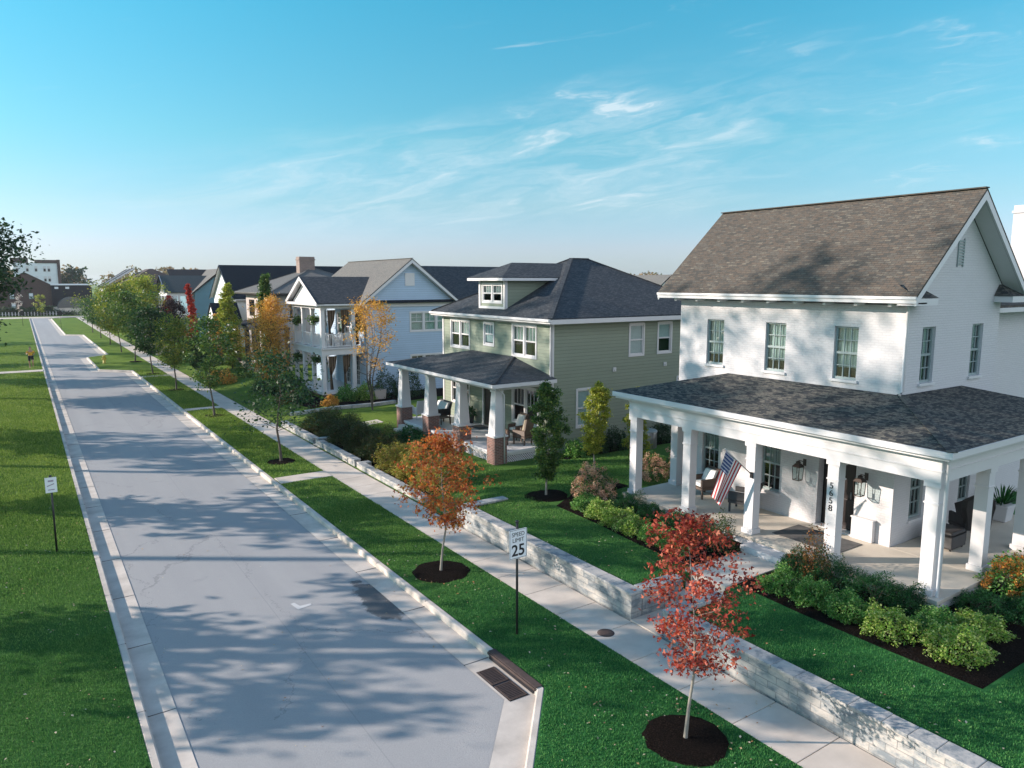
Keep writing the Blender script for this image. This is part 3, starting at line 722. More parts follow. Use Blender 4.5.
# porch
p = MB(); p.box(16.06,18.41,7.25,17.3,1.0,1.10); p.box(18.411,24.2,7.25,9.60,1.0,1.10); p.build('porch_floor', M['porch_slab'], wh, bevel=.01)
p = MB(); p.box(16.13,18.40,7.32,17.22,.5,.998); p.box(18.405,24.1,7.32,9.55,.5,.998); p.box(16.09,16.129,7.28,17.26,.82,.97); p.box(16.13,24.1,7.28,7.319,.82,.97); p.build('porch_skirt', M['white'], wh)
s_ = MB(); s_.box(15.68,16.08,10.75,12.2,.5,.95); s_.build('step', M['white'], wh)
def column(cx, cy, z0=1.10, z1=3.68, a=.29):
    m = MB(); m.box(cx-a/2,cx+a/2,cy-a/2,cy+a/2,z0+.14,z1-.12); b = MB(); b.box(cx-a/2-.035,cx+a/2+.035,cy-a/2-.035,cy+a/2+.035,z0+.001,z0+.139)
    b.box(cx-a/2-.02,cx+a/2+.02,cy-a/2-.02,cy+a/2+.02,z1-.5,z1-.465); b.box(cx-a/2-.035,cx+a/2+.035,cy-a/2-.035,cy+a/2+.035,z1-.119,z1-.001)
    c = m.build('porch_column', M['white'], wh); b.build('moulding', M['white'], c); return c
for cy in (17.0,14.7,12.4,9.96,7.62): cN = column(16.36, cy); 
for cx in (18.72,21.08,23.42): column(cx, 7.62)
column(18.26,17.0)
bm_ = MB(); bm_.box(16.17,16.53,7.44,17.17,3.68,4.24); bm_.box(16.531,24.0,7.44,7.78,3.68,4.24); bm_.box(16.531,18.42,16.84,17.16,3.68,4.24)
bm_.box(16.145,16.169,7.42,17.19,3.93,3.955); bm_.box(16.145,16.169,7.42,17.19,4.16,4.24); bm_.box(16.17,24.0,7.415,7.439,3.93,3.955); bm_.box(16.17,24.0,7.415,7.439,4.16,4.24); bm_.build('porch_beam', M['white'], wh)
c_ = MB(); c_.box(16.0,18.42,7.2,17.55,4.245,4.27); c_.box(18.421,24.1,7.2,9.60,4.245,4.27); c_.build('porch_ceiling', M['white'], wh)
XE = 15.88; YE = 7.12; YF = 17.64; ZT = 5.14; ZE = 4.47; XG = 24.15
pr = MB()
pr.slab([(XE,YE,ZE),(18.42,9.61,ZT),(18.42,15.1,ZT),(XE,YF,ZE)][::-1], .06)
pr.slab([(XE,YE,ZE),(XG,YE,ZE),(21.6,9.61,ZT),(18.42,9.61,ZT)], .06)
pr.slab([(XE,YF,ZE),(18.42,15.1,ZT),(18.42,YF,ZE)][::-1], .06); pr.slab([(XG,YE,ZE),(XG,9.61,ZE),(21.6,9.61,ZT)], .06)
pr.bar((XE,YE,ZE+.01),(18.42,9.61,ZT+.01),.2,.02)
pr.build('porch_roof', M['roof_dark'], wh)
gm = MB(); gm.box(XE-.04,XE+.07,YE-.02,YF,ZE-.15,ZE-.01); gm.box(XE+.071,XG,YE-.02,YE+.06,ZE-.15,ZE-.012); gm.box(XE+.06,XE+.14,YE+.08,YF-.05,ZE-.225,ZE-.13); gm.box(XE+.14,XG,YE+.081,YE+.14,ZE-.225,ZE-.13); gm.build('porch_gutter', M['white'], wh)
downspout(wh, 16.28, 7.36, .8, 4.2)
def text_mesh(s, size, name, mat, parent, mtx, depth=.004, font_w=1.0):
    cu = bpy.data.curves.new(name, 'FONT'); cu.body = s; cu.size = size; cu.align_x = 'CENTER'; cu.align_y = 'CENTER'; cu.extrude = depth
    to = bpy.data.objects.new(name, cu); COL.objects.link(to)
    bpy.context.view_layer.update(); me = bpy.data.meshes.new_from_object(to.evaluated_get(bpy.context.evaluated_depsgraph_get()))
    bpy.data.objects.remove(to); me.transform(mtx); me.materials.clear(); me.materials.append(mat)
    o = bpy.data.objects.new(name, me); COL.objects.link(o); o.parent = parent; return o
# digits facing -x : text x axis -> -y, text y axis -> z
MX = Matrix(((0,0,-1,0),(-1,0,0,0),(0,1,0,0),(0,0,0,1)))
for i, dgt in enumerate('5658'):
    q = Vector((16.205, 9.98, 3.03-.19*i))-ctr(wh)
    text_mesh(dgt, .235, 'house_number', M['black'], wh, Matrix.Translation(q) @ MX @ Matrix.Scale(.95,4))
# lanterns hang on brackets, rug, furniture, flag
M['lantern'] = plain('aged_copper', (.045,.028,.022), .45, .3)
def lantern(y, label):
    t = empty('wall_lantern', (18.12,y,2.36), label, 'lantern', 'porch wall lanterns'); f = MB(); a = .11
    for i in (-1,1):
        for j in (-1,1): f.bar((i*a*.85,j*a*.85,.02),(i*a,j*a,.40),.016)
    for z, q in ((.01,.85),(.40,1.0)):
        A4 = [(i*a*q,j*a*q,z) for i,j in ((-1,-1),(1,-1),(1,1),(-1,1))]
        for k_ in range(4): f.bar(A4[k_],A4[(k_+1)%4],.018)
    f.frus(0,0,.41,.49,.24,.12); f.frus(0,0,.491,.53,.09,.09); f.frus(0,0,.531,.57,.12,.03)
    f.bar((.02,0,.58),(.29,0,.50),.02); f.box(.295,.309,-.05,.05,.38,.58); f.build('frame', M['lantern'], t, local=True)
    g = MB(); g.frus(0,0,.02,.40,a*1.68,a*1.98); g.build('glass', M['glass_clear'], t, local=True)
    c = MB(); c.lathe(0,0,[(0,.03),(.02,.03),(.02,.18),(0,.2)],8); c.build('candle', M['white'], t, local=True); return t
lantern(12.22,'square dark lantern on the white wall, left of the front door'); lantern(10.36,'square dark lantern on the white wall, right of the front door')
k = MB(); k.box(16.8,18.0,10.1,12.02,1.104,1.118); single(k.build('rug', M['rug']), 'dark patterned rug on the porch in front of the door', 'rug')
k = empty('storage_box', (18.2,10.3,1.1), 'white storage box standing under the right lantern on the porch', 'box')
m = MB(); m.box(18.28,18.42,10.02,10.62,1.105,1.68); m.build('body', M['white'], k, bevel=.01); m = MB(); m.box(18.25,18.425,10.0,10.64,1.685,1.72); m.build('lid', M['white'], k, bevel=.01)
def armchair(loc, rz, frame, cush, label, w=.72, d=.7, back=.9, group=None, wing=False, name='armchair'):
    t = empty(name, loc, label, 'chair', group); f = MB(); h = w/2
    for i in (-1,1):
        for j in (-1,1): m = MB(); m.box(i*(h-.05)-.025,i*(h-.05)+.025,j*(d/2-.05)-.025,j*(d/2-.05)+.025,0,.28); m.build('leg', M[frame], t, local=True)
    f.box(-h,h,-d/2,d/2,.28,.38); f.box(-h,-h+.09,-d/2,d/2,.381,.64); f.box(h-.09,h,-d/2,d/2,.381,.64); f.build('seat_frame', M[frame], t, local=True, bevel=.02)
    b = MB(); 
    if wing:
        pr_ = [(-h,.30),(-h-.03,.62),(-h-.10,.9),(-h-.08,1.12),(-h*.4,1.24),(h*.4,1.24),(h+.08,1.12),(h+.10,.9),(h+.03,.62),(h,.30)]
        n = len(pr_); b.add([(x,d/2-.10,z) for x, z in pr_]+[(x*.9,d/2+.05,z) for x, z in pr_], [tuple(range(n)), tuple(range(2*n-1,n-1,-1))]+[(i,i+n,(i+1)%n+n,(i+1)%n) for i in range(n)])
        b.add([(-h-.08,d/2-.1,1.1),(-h-.1,d/2-.38,.95),(-h-.03,d/2-.35,.64),(-h-.03,d/2-.1,.6),(-h-.05,d/2-.1,1.1),(-h-.06,d/2-.38,.95),(-h+.01,d/2-.35,.64),(-h+.01,d/2-.1,.6)], [(0,1,2,3),(7,6,5,4),(0,4,5,1),(1,5,6,2),(2,6,7,3),(3,7,4,0)])
        b.add([(h+.08,d/2-.1,1.1),(h+.1,d/2-.38,.95),(h+.03,d/2-.35,.64),(h+.03,d/2-.1,.6),(h+.05,d/2-.1,1.1),(h+.06,d/2-.38,.95),(h-.01,d/2-.35,.64),(h-.01,d/2-.1,.6)], [(3,2,1,0),(4,5,6,7),(1,5,4,0),(2,6,5,1),(3,7,6,2),(0,4,7,3)])
    else: b.add([(-h+.02,d/2-.12,.381),(h-.02,d/2-.12,.381),(h-.02,d/2+.06,back),(-h+.02,d/2+.06,back),(-h+.02,d/2-.04,.381),(h-.02,d/2-.04,.381),(h-.02,d/2+.12,back),(-h+.02,d/2+.12,back)], [(0,1,2,3),(7,6,5,4),(0,4,5,1),(1,5,6,2),(2,6,7,3),(3,7,4,0)])
    b.build('backrest', M[frame], t, local=True, bevel=.015)
    c = MB(); c.box(-h+.10,h-.10,-d/2+.02,d/2-.13,.385,.50); c.build('seat_cushion', M[cush], t, local=True, bevel=.03)
    c = MB(); c.add([(-h+.1,d/2-.26,.5),(h-.1,d/2-.26,.5),(h-.1,d/2-.10,back-.05),(-h+.1,d/2-.10,back-.05),(-h+.1,d/2-.14,.5),(h-.1,d/2-.14,.5),(h-.1,d/2+.02,back-.05),(-h+.1,d/2+.02,back-.05)], [(0,1,2,3),(7,6,5,4),(0,4,5,1),(1,5,6,2),(2,6,7,3),(3,7,4,0)])
    if not wing: c.build('back_cushion', M[cush], t, local=True, bevel=.03)
    t.rotation_euler = (0,0,rz); return t
armchair((17.95,15.5,1.105), R(-100), 'wicker_brown','cushion','brown wicker armchair with white cushions behind the flag on the white porch')
armchair((17.75,13.75,1.105), R(200), 'wicker_dark','cushion','dark wicker armchair with a white cushion beside the flag column, near the door', d=.75)
armchair((21.0,8.85,1.105), R(150), 'wicker_dark','tan_cushion','dark wing-back chair seen side on by the right porch columns', wing=True)
ot = empty('ottoman', (19.75,8.85,1.105), 'low dark wicker ottoman beside the wing-back chair', 'ottoman')
m = MB(); m.box(19.35,20.1,8.5,9.2,1.16,1.5); m.build('body', M['wicker_dark'], ot, bevel=.03); m = MB(); m.box(19.37,20.08,8.52,9.18,1.505,1.62); m.build('seat_cushion', M['wicker_dark'], ot, bevel=.04)
for i in (19.42,20.03):
    for j in (8.57,9.13): m = MB(); m.box(i-.02,i+.02,j-.02,j+.02,1.105,1.159); m.build('leg', M['black'], ot)
pl_ = empty('potted_plant', (23.3,9.0,1.105), 'dark spiky plant in a white planter at the far end of the side porch', 'potted plant')
m = MB(); m.frus(23.3,9.0,1.105,1.6,.42,.55); m.build('pot', M['white'], pl_, bevel=.02)
rg = np.random.default_rng(5); a = rg.uniform(0,6.28,160); e = rg.uniform(.2,1.3,160); pp = np.stack([23.3+.1*np.cos(a), 9+.1*np.sin(a), np.full(160,1.62)],1)
fr_ = MB()
for i in range(70):
    dx = math.cos(a[i])*math.cos(e[i]); dy = math.sin(a[i])*math.cos(e[i]); dz = math.sin(e[i]); L = .75; q = Vector((pp[i][0],pp[i][1],1.6)); sdv = Vector((-dy,dx,0)).normalized()*.022
    t1 = q+Vector((dx,dy,dz))*L*.55; t2 = q+Vector((dx,dy,dz*.75))*L; fr_.add([q-sdv*.6,q+sdv*.6,t1+sdv,t1-sdv,t2],[(0,1,2,3),(3,2,4)])
fr_.build('foliage', M['leaf_dark'], pl_)
# flag
fl = empty('flag', (16.2,12.35,2.75), 'red and white striped flag with starred blue canton on a pole at the porch column', 'flag')
A = Vector((16.19,12.32,2.79)); T = Vector((15.35,12.56,3.56)); m = MB(); m.tube([A, T], .016, 8); m.lathe(T.x,T.y,[(0,T.z-.03),(.03,T.z),(0,T.z+.04)],8); m.build('pole', M['metal'], fl)
m = MB(); m.box(16.16,16.21,12.28,12.36,2.70,2.86); m.build('bracket', M['black'], fl)
def flagmat():
    t = NT('striped_flag_cloth'); u, v, _ = t.sep(t.uv()); s = t.math('MODULO', t.math('FLOOR', t.math('MULTIPLY', u, 13)), 2.0)
    c = t.mix(s, (.42,.03,.035), (.75,.73,.72)); can = t.math('MULTIPLY', t.math('LESS_THAN', u, 7/13), t.math('LESS_THAN', v, .4))
    sx = t.math('SUBTRACT', t.math('FRACT', t.math('MULTIPLY', u, 9*13/7)), .5); sy = t.math('SUBTRACT', t.math('FRACT', t.math('MULTIPLY', v, 15)), .5)
    st = t.math('LESS_THAN', t.math('ADD', t.math('MULTIPLY', sx, sx), t.math('MULTIPLY', sy, sy)), .07)
    c = t.mix(can, c, t.mix(st, (.03,.06,.19), (.75,.75,.75))); t.done(c, .8)
    return t.m
fm = MB(); nu, nv = 27, 24; top = T.lerp(A, .03); bot = T.lerp(A, .62); vs = []; uvs = []
for i in range(nu):
    u = i/(nu-1); hp = top.lerp(bot, u)
    for j in range(nv):
        v = j/(nv-1); fall = 1.42*v
        conv = Vector((15.55, 12.70, 0)); pos = Vector((hp.x, hp.y, 0)).lerp(conv, .45*v)
        wv = math.sin(u*11+v*1.5)*.055*v; pos += Vector((wv*.5, wv, 0))+Vector((0,.42,0))*v
        vs.append((pos.x, pos.y, hp.z-fall*(1-.10*u)+.10*math.sin(v*3)*0)); uvs.append((u, v))
fm.add(vs, [(i*nv+j, (i+1)*nv+j, (i+1)*nv+j+1, i*nv+j+1) for i in range(nu-1) for j in range(nv-1)], True)
cl = fm.build('cloth', flagmat(), fl)
for lp in cl.data.loops: cl.data.uv_layers[0].data[lp.index].uv = uvs[lp.vertex_index]


# ------------------------------------------------------------------ GREEN HOUSE
def hip(m, x0, x1, y0, y1, ze, rise, t=.1, fl=0):
    """hip roof, ridge along x"""
    hw = (y1-y0)/2; ym = (y0+y1)/2; zr = ze+rise
    a = (x0,y0,ze); b = (x1,y0,ze); c = (x1,y1,ze); d = (x0,y1,ze); r0 = (x0+hw,ym,zr); r1 = (x1-hw,ym,zr)
    m.slab([a,b,r1,r0], t); m.slab([b,c,r1], t); m.slab([c,d,r0,r1], t); m.slab([d,a,r0], t)
    for p, q in ((a,r0),(b,r1),(c,r1),(d,r0),(r0,r1)): m.bar(Vector(p)+Vector((0,0,.012)), Vector(q)+Vector((0,0,.012)), .2, .025)
gh = empty('green_house', (23, 29, .55), 'sage green clapboard house with dark hip roof, dormer and brick-pier porch', 'house')
w = MB(); gy0, gy1 = 24.40, 33.93
G_up = [(31.14,33.12,4.65,6.13),(28.88,29.86,4.96,6.11),(25.46,27.4,4.65,6.15)]
G_lo = [(31.2,33.1,1.75,3.35),(25.3,27.4,1.6,3.35)]; G_do = (28.95,29.85,1.07,3.2)
w.wall('x', 18.45, gy0, gy1, .4, 6.3, G_up+G_lo+[G_do], .07)
G_s = [(22.84,23.82,4.61,6.14),(24.64,25.62,4.64,6.15)]; G_s2 = [(19.80,20.68,1.62,3.38)]
w.wall('y', gy0, 18.45, 29, .4, 6.3, G_s+G_s2+[(26.0,26.7,3.05,3.5)], .07)
w.box(18.46,29,33.8,33.928,.4,6.29); w.box(28.9,29,24.41,33.79,.4,6.29); w.build('wall', M['green_siding'], gh)
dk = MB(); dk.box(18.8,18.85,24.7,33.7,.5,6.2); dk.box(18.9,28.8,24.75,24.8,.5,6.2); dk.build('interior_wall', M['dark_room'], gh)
tm = MB()
for a, b in ((24.37,24.50),(33.83,33.96)): tm.box(18.42,18.449,a,b,.45,6.28)
tm.box(18.42,18.56,24.37,24.399,.45,6.28); tm.box(18.425,18.449,24.5,33.83,6.06+.12,6.29); tm.build('corner_trim', M['white'], gh)
for i, (a,b,c,d) in enumerate(G_up): window(gh,'x',18.45,a+.09,b-.09,c+.09,d-.09,'white',.06,3,1,False,units=1 if i == 1 else 2,casing=.09,cover='curtain' if i != 1 else 'blinds',cov=.9 if i == 1 else .5,sill=False,glass='glass_sky')
for a,b,c,d in G_lo: window(gh,'x',18.45,a+.09,b-.09,c+.09,d-.09,'white',.06,3,1,False,units=2,casing=.09,cover=None,sill=False)
for i, (a,b,c,d) in enumerate(G_s): window(gh,'y',gy0,a+.08,b-.08,c+.08,d-.08,'white',.06,1,1,casing=.08,cover='blinds',cov=1 if i == 0 else .5,sill=False)
window(gh,'y',gy0,19.88,20.60,1.70,3.30,'white',.06,1,1,casing=.08,cover='blinds',cov=1,sill=False)
window(gh,'y',gy0,26.08,26.62,3.12,3.43,'white',.06,1,1,casing=.07,cover=None,sill=False)
d_ = MB(); d_.box(18.5,18.54,29.02,29.78,1.08,3.12); dd = d_.build('door', M['darkwood'], gh)
k = MB(); k.box(18.46,18.52,28.96,29.0,1.08,3.18); k.box(18.40,18.449,28.85,28.95,1.06,3.3); k.box(18.40,18.449,29.85,29.95,1.06,3.3); k.box(18.40,18.449,28.951,29.849,3.2,3.3); k.build('door_frame', M['white'], dd)
k = MB(); k.tube([(18.45,29.1,1.95),(18.45,29.1,2.1)],.015,6); k.build('handle', M['metal'], dd)
r_ = MB(); hip(r_, 18.0, 29.5, 23.93, 34.38, 6.5, 2.68); r_.build('roof', M['roof_char'], gh)
e = MB(); e.box(17.97,18.06,23.90,34.41,6.28,6.45); e.box(18.061,29.5,23.90,23.96,6.26,6.45); e.box(18.061,29.5,34.35,34.41,6.26,6.45)
e.box(18.07,18.44,23.97,34.34,6.262,6.285); e.box(18.44,29.45,23.97,24.395,6.262,6.285); e.build('eave', M['white'], gh)
k = MB(); k.bar((17.93,23.88,6.42),(17.93,34.42,6.42),.11,.1); k.build('gutter', M['white'], gh)
downspout(gh, 18.36, 24.34, .5, 6.25)
for xx, zz in ((21.9,4.0),(25.1,4.05)): k = MB(); k.box(xx,xx+.18,24.35,24.398,zz,zz+.18); k.lathe(xx+.09,24.37,[(0.05,zz+.02),(.06,zz+.1)],8); k.build('wall_vent', M['white'], gh)
dw = MB(); zr = lambda x: 6.5+.513*(x-18.0)
dw.wall('x', 18.5, 28.02, 30.28, 6.74, 8.1, [(28.25,30.05,7.0,7.95)], .06)
dw.add([(18.5,28.02,6.74),(21.1,28.02,8.1),(18.5,28.02,8.1)], [(0,1,2)]); dw.add([(18.5,30.28,6.74),(18.5,30.28,8.1),(21.1,30.28,8.1)], [(0,1,2)])
dwo = dw.build('dormer', M['green_siding'], gh)
k = MB()
for a, b in ((27.99,28.14),(30.16,30.31)): k.box(18.46,18.499,a,b,6.75,8.09)
k.box(18.46,18.6,27.985,28.018,6.76,8.09); k.box(18.46,18.499,28.141,30.159,6.75,6.86); k.build('trim', M['white'], dwo)
window(gh,'x',18.5,28.33,29.97,7.08,7.87,'white',.05,3,1,casing=.08,units=2,cover='curtain',cov=.55,sill=False,glass='glass_sky')
k = MB(); dy0, dy1, dx0, de, dh = 27.62,30.68,18.08,8.22,.70; hw = (dy1-dy0)/2; ym = (dy0+dy1)/2
k.slab([(dx0,dy0,de),(21.35,dy0,de),(22.7,ym,de+dh),(dx0+hw,ym,de+dh)], .05); k.slab([(21.35,dy1,de),(dx0,dy1,de),(dx0+hw,ym,de+dh),(22.7,ym,de+dh)], .05); k.slab([(dx0,dy1,de),(dx0,dy0,de),(dx0+hw,ym,de+dh)], .05)
k.build('dormer_roof', M['roof_char'], gh)
k = MB(); k.box(dx0-.03,dx0+.05,dy0-.03,dy1+.03,8.06,8.18); k.box(dx0+.051,21.2,dy0-.03,dy0+.04,8.06,8.18); k.box(dx0+.051,21.2,dy1-.04,dy1+.03,8.06,8.18); k.box(dx0+.06,18.5,dy0+.05,dy1-.05,8.07,8.09); k.build('dormer_eave', M['white'], gh)
# porch
k = MB(); k.box(15.66,18.44,24.45,33.7,.93,1.05); k.build('porch_floor', M['white'], gh, bevel=.01)
lt = MB()
def lattice(m, pl, c, a0, a1, z0, z1, s=.11):
    L = a1-a0; hgt = z1-z0; P = (lambda a, z, d=0: (c+d, a, z)) if pl == 'x' else (lambda a, z, d=0: (a, c+d, z))
    a = -hgt
    while a < L:
        p0 = max(a, 0); p1 = min(a+hgt, L)
        if p1 > p0:
            m.bar(P(a0+p0, z0+(p0-a)), P(a0+p1, z0+(p1-a)), .012 , .03); m.bar(P(a0+p0, z1-(p0-a), .013), P(a0+p1, z1-(p1-a), .013), .012, .03)
        a += s
lattice(lt,'x',15.78,24.98,33.1,.55,.86); lattice(lt,'y',24.52,16.2,18.42,.55,.86); lt.build('lattice', M['white'], gh)
k = MB(); k.box(15.72,15.80,24.5,33.7,.86,.929); k.box(15.801,18.43,24.49,24.55,.86,.929); k.build('porch_skirt', M['white'], gh)
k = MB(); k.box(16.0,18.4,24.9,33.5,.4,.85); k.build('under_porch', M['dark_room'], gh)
k = MB(); k.box(15.05,15.6,30.9,33.0,.4,.72); k.box(15.3,15.6,30.9,33.0,.721,.88); k.build('step', M['concrete'], gh)
for yc in (24.67,27.55,30.5,33.4):
    k = MB(); k.box(15.56,16.16,yc-.3,yc+.3,.4,1.70); pr_ = k.build('brick_pier', M['brick'], gh)
    k = MB(); k.box(15.52,16.20,yc-.34,yc+.34,1.701,1.77); k.build('cap', M['white'], pr_)
    k = MB(); k.frus(15.86,yc,1.771,3.55,.52,.33); k.frus(15.86,yc,3.551,3.62,.40,.40); k.build('tapered_column', M['white'], pr_)
k = MB(); k.box(15.70,16.02,24.5,33.6,3.625,3.86); k.box(16.021,18.44,24.5,24.8,3.625,3.86); k.box(16.021,18.44,33.3,33.6,3.625,3.86); k.build('porch_beam', M['white'], gh)
k = MB(); k.box(15.35,18.44,24.1,34.0,3.865,3.885); k.build('porch_ceiling', M['white'], gh)
k = MB(); X0,Y0,Y1,Z0,Z1 = 15.25,24.02,34.08,3.97,4.64
k.slab([(X0,Y0,Z0),(18.44,27.3,Z1),(18.44,31.0,Z1),(X0,Y1,Z0)][::-1], .06); k.slab([(X0,Y0,Z0),(18.44,Y0,Z0),(18.44,27.3,Z1)], .06); k.slab([(X0,Y1,Z0),(18.44,31.0,Z1),(18.44,Y1,Z0)][::-1], .06)
k.bar((X0,Y0,Z0+.01),(18.44,27.3,Z1+.01),.18,.02); k.build('porch_roof', M['roof_char'], gh)
k = MB(); k.box(X0-.04,X0+.06,Y0-.03,Y1+.03,3.82,3.95); k.box(X0+.061,18.44,Y0-.03,Y0+.04,3.80,3.95); k.box(X0+.061,18.44,Y1-.04,Y1+.03,3.80,3.95); k.build('porch_gutter', M['white'], gh)
k = MB(); k.tube([(15.5,24.3,3.82),(15.8,24.32,3.7),(16.0,24.34,3.45),(16.02,24.34,.6)], .035, 6); k.build('downspout', M['white'], gh)
armchair((16.75,25.75,1.055), R(-20), 'wicker_brown','tan_cushion','brown chair on the green house porch, left of the rocking chair near the corner pier', w=.6,d=.6, group='porch chairs of the green house')
armchair((17.6,25.3,1.055), R(-160), 'wicker_brown','tan_cushion','high-backed brown chair by the right window of the green house porch', w=.65,d=.65,back=1.15)
armchair((18.0,26.3,1.055), R(-90), 'wicker_brown','cushion','chair with a pale cushion under the right window of the green house', w=.7,d=.6,back=1.1)
armchair((17.2,32.3,1.055), R(-90), 'wicker_dark','cushion','white-cushioned lounge chair at the far end of the green house porch', w=1.3,d=.8,back=.95, name='lounge_chair')
armchair((16.5,33.0,1.055), R(180), 'white','cushion','white chair behind the farthest brick pier of the green house porch', w=.7,d=.7,back=1.0)
lt_ = empty('coffee_table', (16.9,31.3,1.055), 'low dark coffee table in front of the lounge chair on the green house porch', 'table')
m = MB(); m.box(16.6,17.2,30.9,31.7,1.36,1.40); m.build('tabletop', M['wicker_brown'], lt_)
for i in (16.64,17.16):
    for j in (30.94,31.66): m = MB(); m.box(i-.025,i+.025,j-.025,j+.025,1.055,1.359); m.build('leg', M['wicker_brown'], lt_)
pt = empty('potted_plant', (18.1,30.6,1.055), 'dark potted plant standing beside the green house door', 'potted plant')
m = MB(); m.lathe(18.1,30.6,[(0,1.056),(.15,1.056),(.22,1.45),(.19,1.45),(.17,1.35),(0,1.35)],14); m.build('pot', M['black'], pt)
rg = np.random.default_rng(8); leaf_mesh('foliage', shrub_pts(rg,260,.3,.45)+np.array([18.1,30.6,1.42]), .12, M['leaf_dark'], pt, rg, off=(18.1,30.6,1.055))
k = MB(); k.box(17.6,18.3,28.9,29.9,1.055,1.07); single(k.build('doormat', M['rug']), 'dark doormat before the green house door', 'doormat')
ac = empty('air_conditioner', (22.9,23.1,.56), 'round-cornered grey air conditioner unit beside the green house wall', 'air conditioner')
m = MB(); m.lathe(22.9,23.1,[(.38,.6),(.40,.62),(.40,1.35),(.38,1.37)],24)
for i in range(32): a = 6.2832*i/32; m.box(22.9+.405*math.cos(a)-.008,22.9+.405*math.cos(a)+.008,23.1+.405*math.sin(a)-.008,23.1+.405*math.sin(a)+.008,.64,1.33)
m.build('body', M['metal'], ac); m = MB(); m.lathe(22.9,23.1,[(.43,1.36),(.43,1.41),(.38,1.44),(.12,1.46),(0,1.46)],24); m.build('lid', M['grey_trim'], ac); m = MB(); m.box(22.4,23.4,22.6,23.6,.5,.6); m.build('pad', M['concrete'], ac)

# ------------------------------------------------------------------ BLUE HOUSE
bh = empty('blue_house', (22, 50, .5), 'pale blue clapboard house with a two-storey white columned gable porch', 'house')
w = MB(); by0, by1, bx0, bx1 = 45.0, 55.6, 18.75, 25.15; xm = 21.97; be, bz = 6.72, 9.58
w.wall('x', bx0, by0, by1, .4, 6.5, [(46.3,47.1,3.85,6.0),(48.0,48.9,3.85,6.0),(49.4,50.3,4.3,5.9),(46.3,47.1,.95,3.1),(48.0,48.9,.95,3.1),(52.4,53.6,1.6,3.1),(52.4,53.6,4.6,6.0)], .07)
w.wall('y', by0, bx0, bx1, .4, 6.5, [(21.88,25.0,4.6,6.0),(21.88,25.0,1.8,3.08)], .07)
w.add([(bx0,by0,6.5),(bx1,by0,6.5),(bx1,by0,6.79),(xm,by0,9.27),(bx0,by0,6.77)], [(0,1,2,3,4)])
w.box(bx0+.01,bx1,by1-.1,by1,.4,6.49); w.box(bx1-.1,bx1-.001,by0+.01,by1-.11,.4,6.49)
w.box(25.16,44,46.0,46.15,.4,6.45); w.build('wall', M['blue_siding'], bh)
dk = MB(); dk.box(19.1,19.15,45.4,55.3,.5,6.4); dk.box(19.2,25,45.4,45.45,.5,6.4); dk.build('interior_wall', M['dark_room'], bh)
window(bh,'y',by0,21.97,24.91,4.69,5.91,'white',.06,2,2,units=3,casing=.09,cover='curtain',cov=1,sill=False,glass='glass_sky')
window(bh,'y',by0,21.97,24.91,1.89,2.99,'white',.06,2,1,True,units=3,casing=.09,cover=None,sill=False)
for a, b in ((46.3,47.1),(48.0,48.9)):
    for z0_, z1_ in ((3.85,6.0),(.95,3.1)): window(bh,'x',bx0,a+.05,b-.05,z0_+.05,z1_-.05,'white',.06,2,3,True,casing=.05,cover=None,sill=False)
window(bh,'x',bx0,49.45,50.25,4.35,5.85,'white',.06,2,2,casing=.05,cover='curtain',sill=False)
for z0_, z1_ in ((1.6,3.1),(4.6,6.0)): window(bh,'x',bx0,52.48,53.52,z0_+.08,z1_-.08,'white',.06,2,2,units=1,casing=.08,cover='curtain',sill=False)
k = MB(); k.slab([(bx0-.42,by0-.42,be),(xm,by0-.42,bz),(xm,by1+.42,bz),(bx0-.42,by1+.42,be)][::-1], .08); k.slab([(xm,by0-.42,bz),(bx1+.42,by0-.42,be),(bx1+.42,by1+.42,be),(xm,by1+.42,bz)][::-1], .08)
k.bar((xm,by0-.42,bz+.01),(xm,by1+.42,bz+.01),.2,.02); k.build('roof', M['roof_tan'], bh)
k = MB(); k.slab([(22.2,45.55,6.55),(44.5,45.55,6.55),(44.5,49.4,9.2),(22.2,49.4,9.2)], .08); k.slab([(22.2,49.4,9.2),(44.5,49.4,9.2),(44.5,53.2,6.55),(22.2,53.2,6.55)], .08); k.build('wing_roof', M['roof_char'], bh)
k = MB(); ya = by0-.43
for s in (-1,1):
    xe = xm+s*3.64
    k.add([(xm,ya,bz-.085),(xe,ya,be-.085),(xe,ya,be-.27),(xm,ya,bz-.31),(xm,ya+.05,bz-.085),(xe,ya+.05,be-.085),(xe,ya+.05,be-.27),(xm,ya+.05,bz-.31)], [(0,1,2,3),(7,6,5,4),(0,4,5,1),(1,5,6,2),(2,6,7,3)])
    k.add([(xm,ya+.06,bz-.3),(xe,ya+.06,be-.26),(xe,by0-.01,be-.26),(xm,by0-.01,bz-.3)], [(0,1,2,3) if s > 0 else (3,2,1,0)])
k.box(bx0-.3,bx1+.3,by0-.06,by0-.002,6.36,6.62); k.box(bx0-.46,bx0-.38,by0-.43,by1+.42,be-.2,be-.05); k.box(bx0-.37,bx0-.01,by0-.4,by1+.4,be-.23,be-.2)
k.box(bx0-.03,bx0+.12,by0-.03,by0-.003,.5,6.35); k.build('bargeboard', M['white'], bh)
k = MB(); k.slab([(bx0-.1,by0-.35,6.64),(bx1+.3,by0-.35,6.64),(bx1+.3,by0-.01,6.80),(bx0-.1,by0-.01,6.80)], .03); k.build('pent_roof', M['roof_black'], bh)
k = MB(); k.box(21.6,22.3,by0-.04,by0-.002,7.75,8.6); k.build('gable_vent', M['white'], bh)
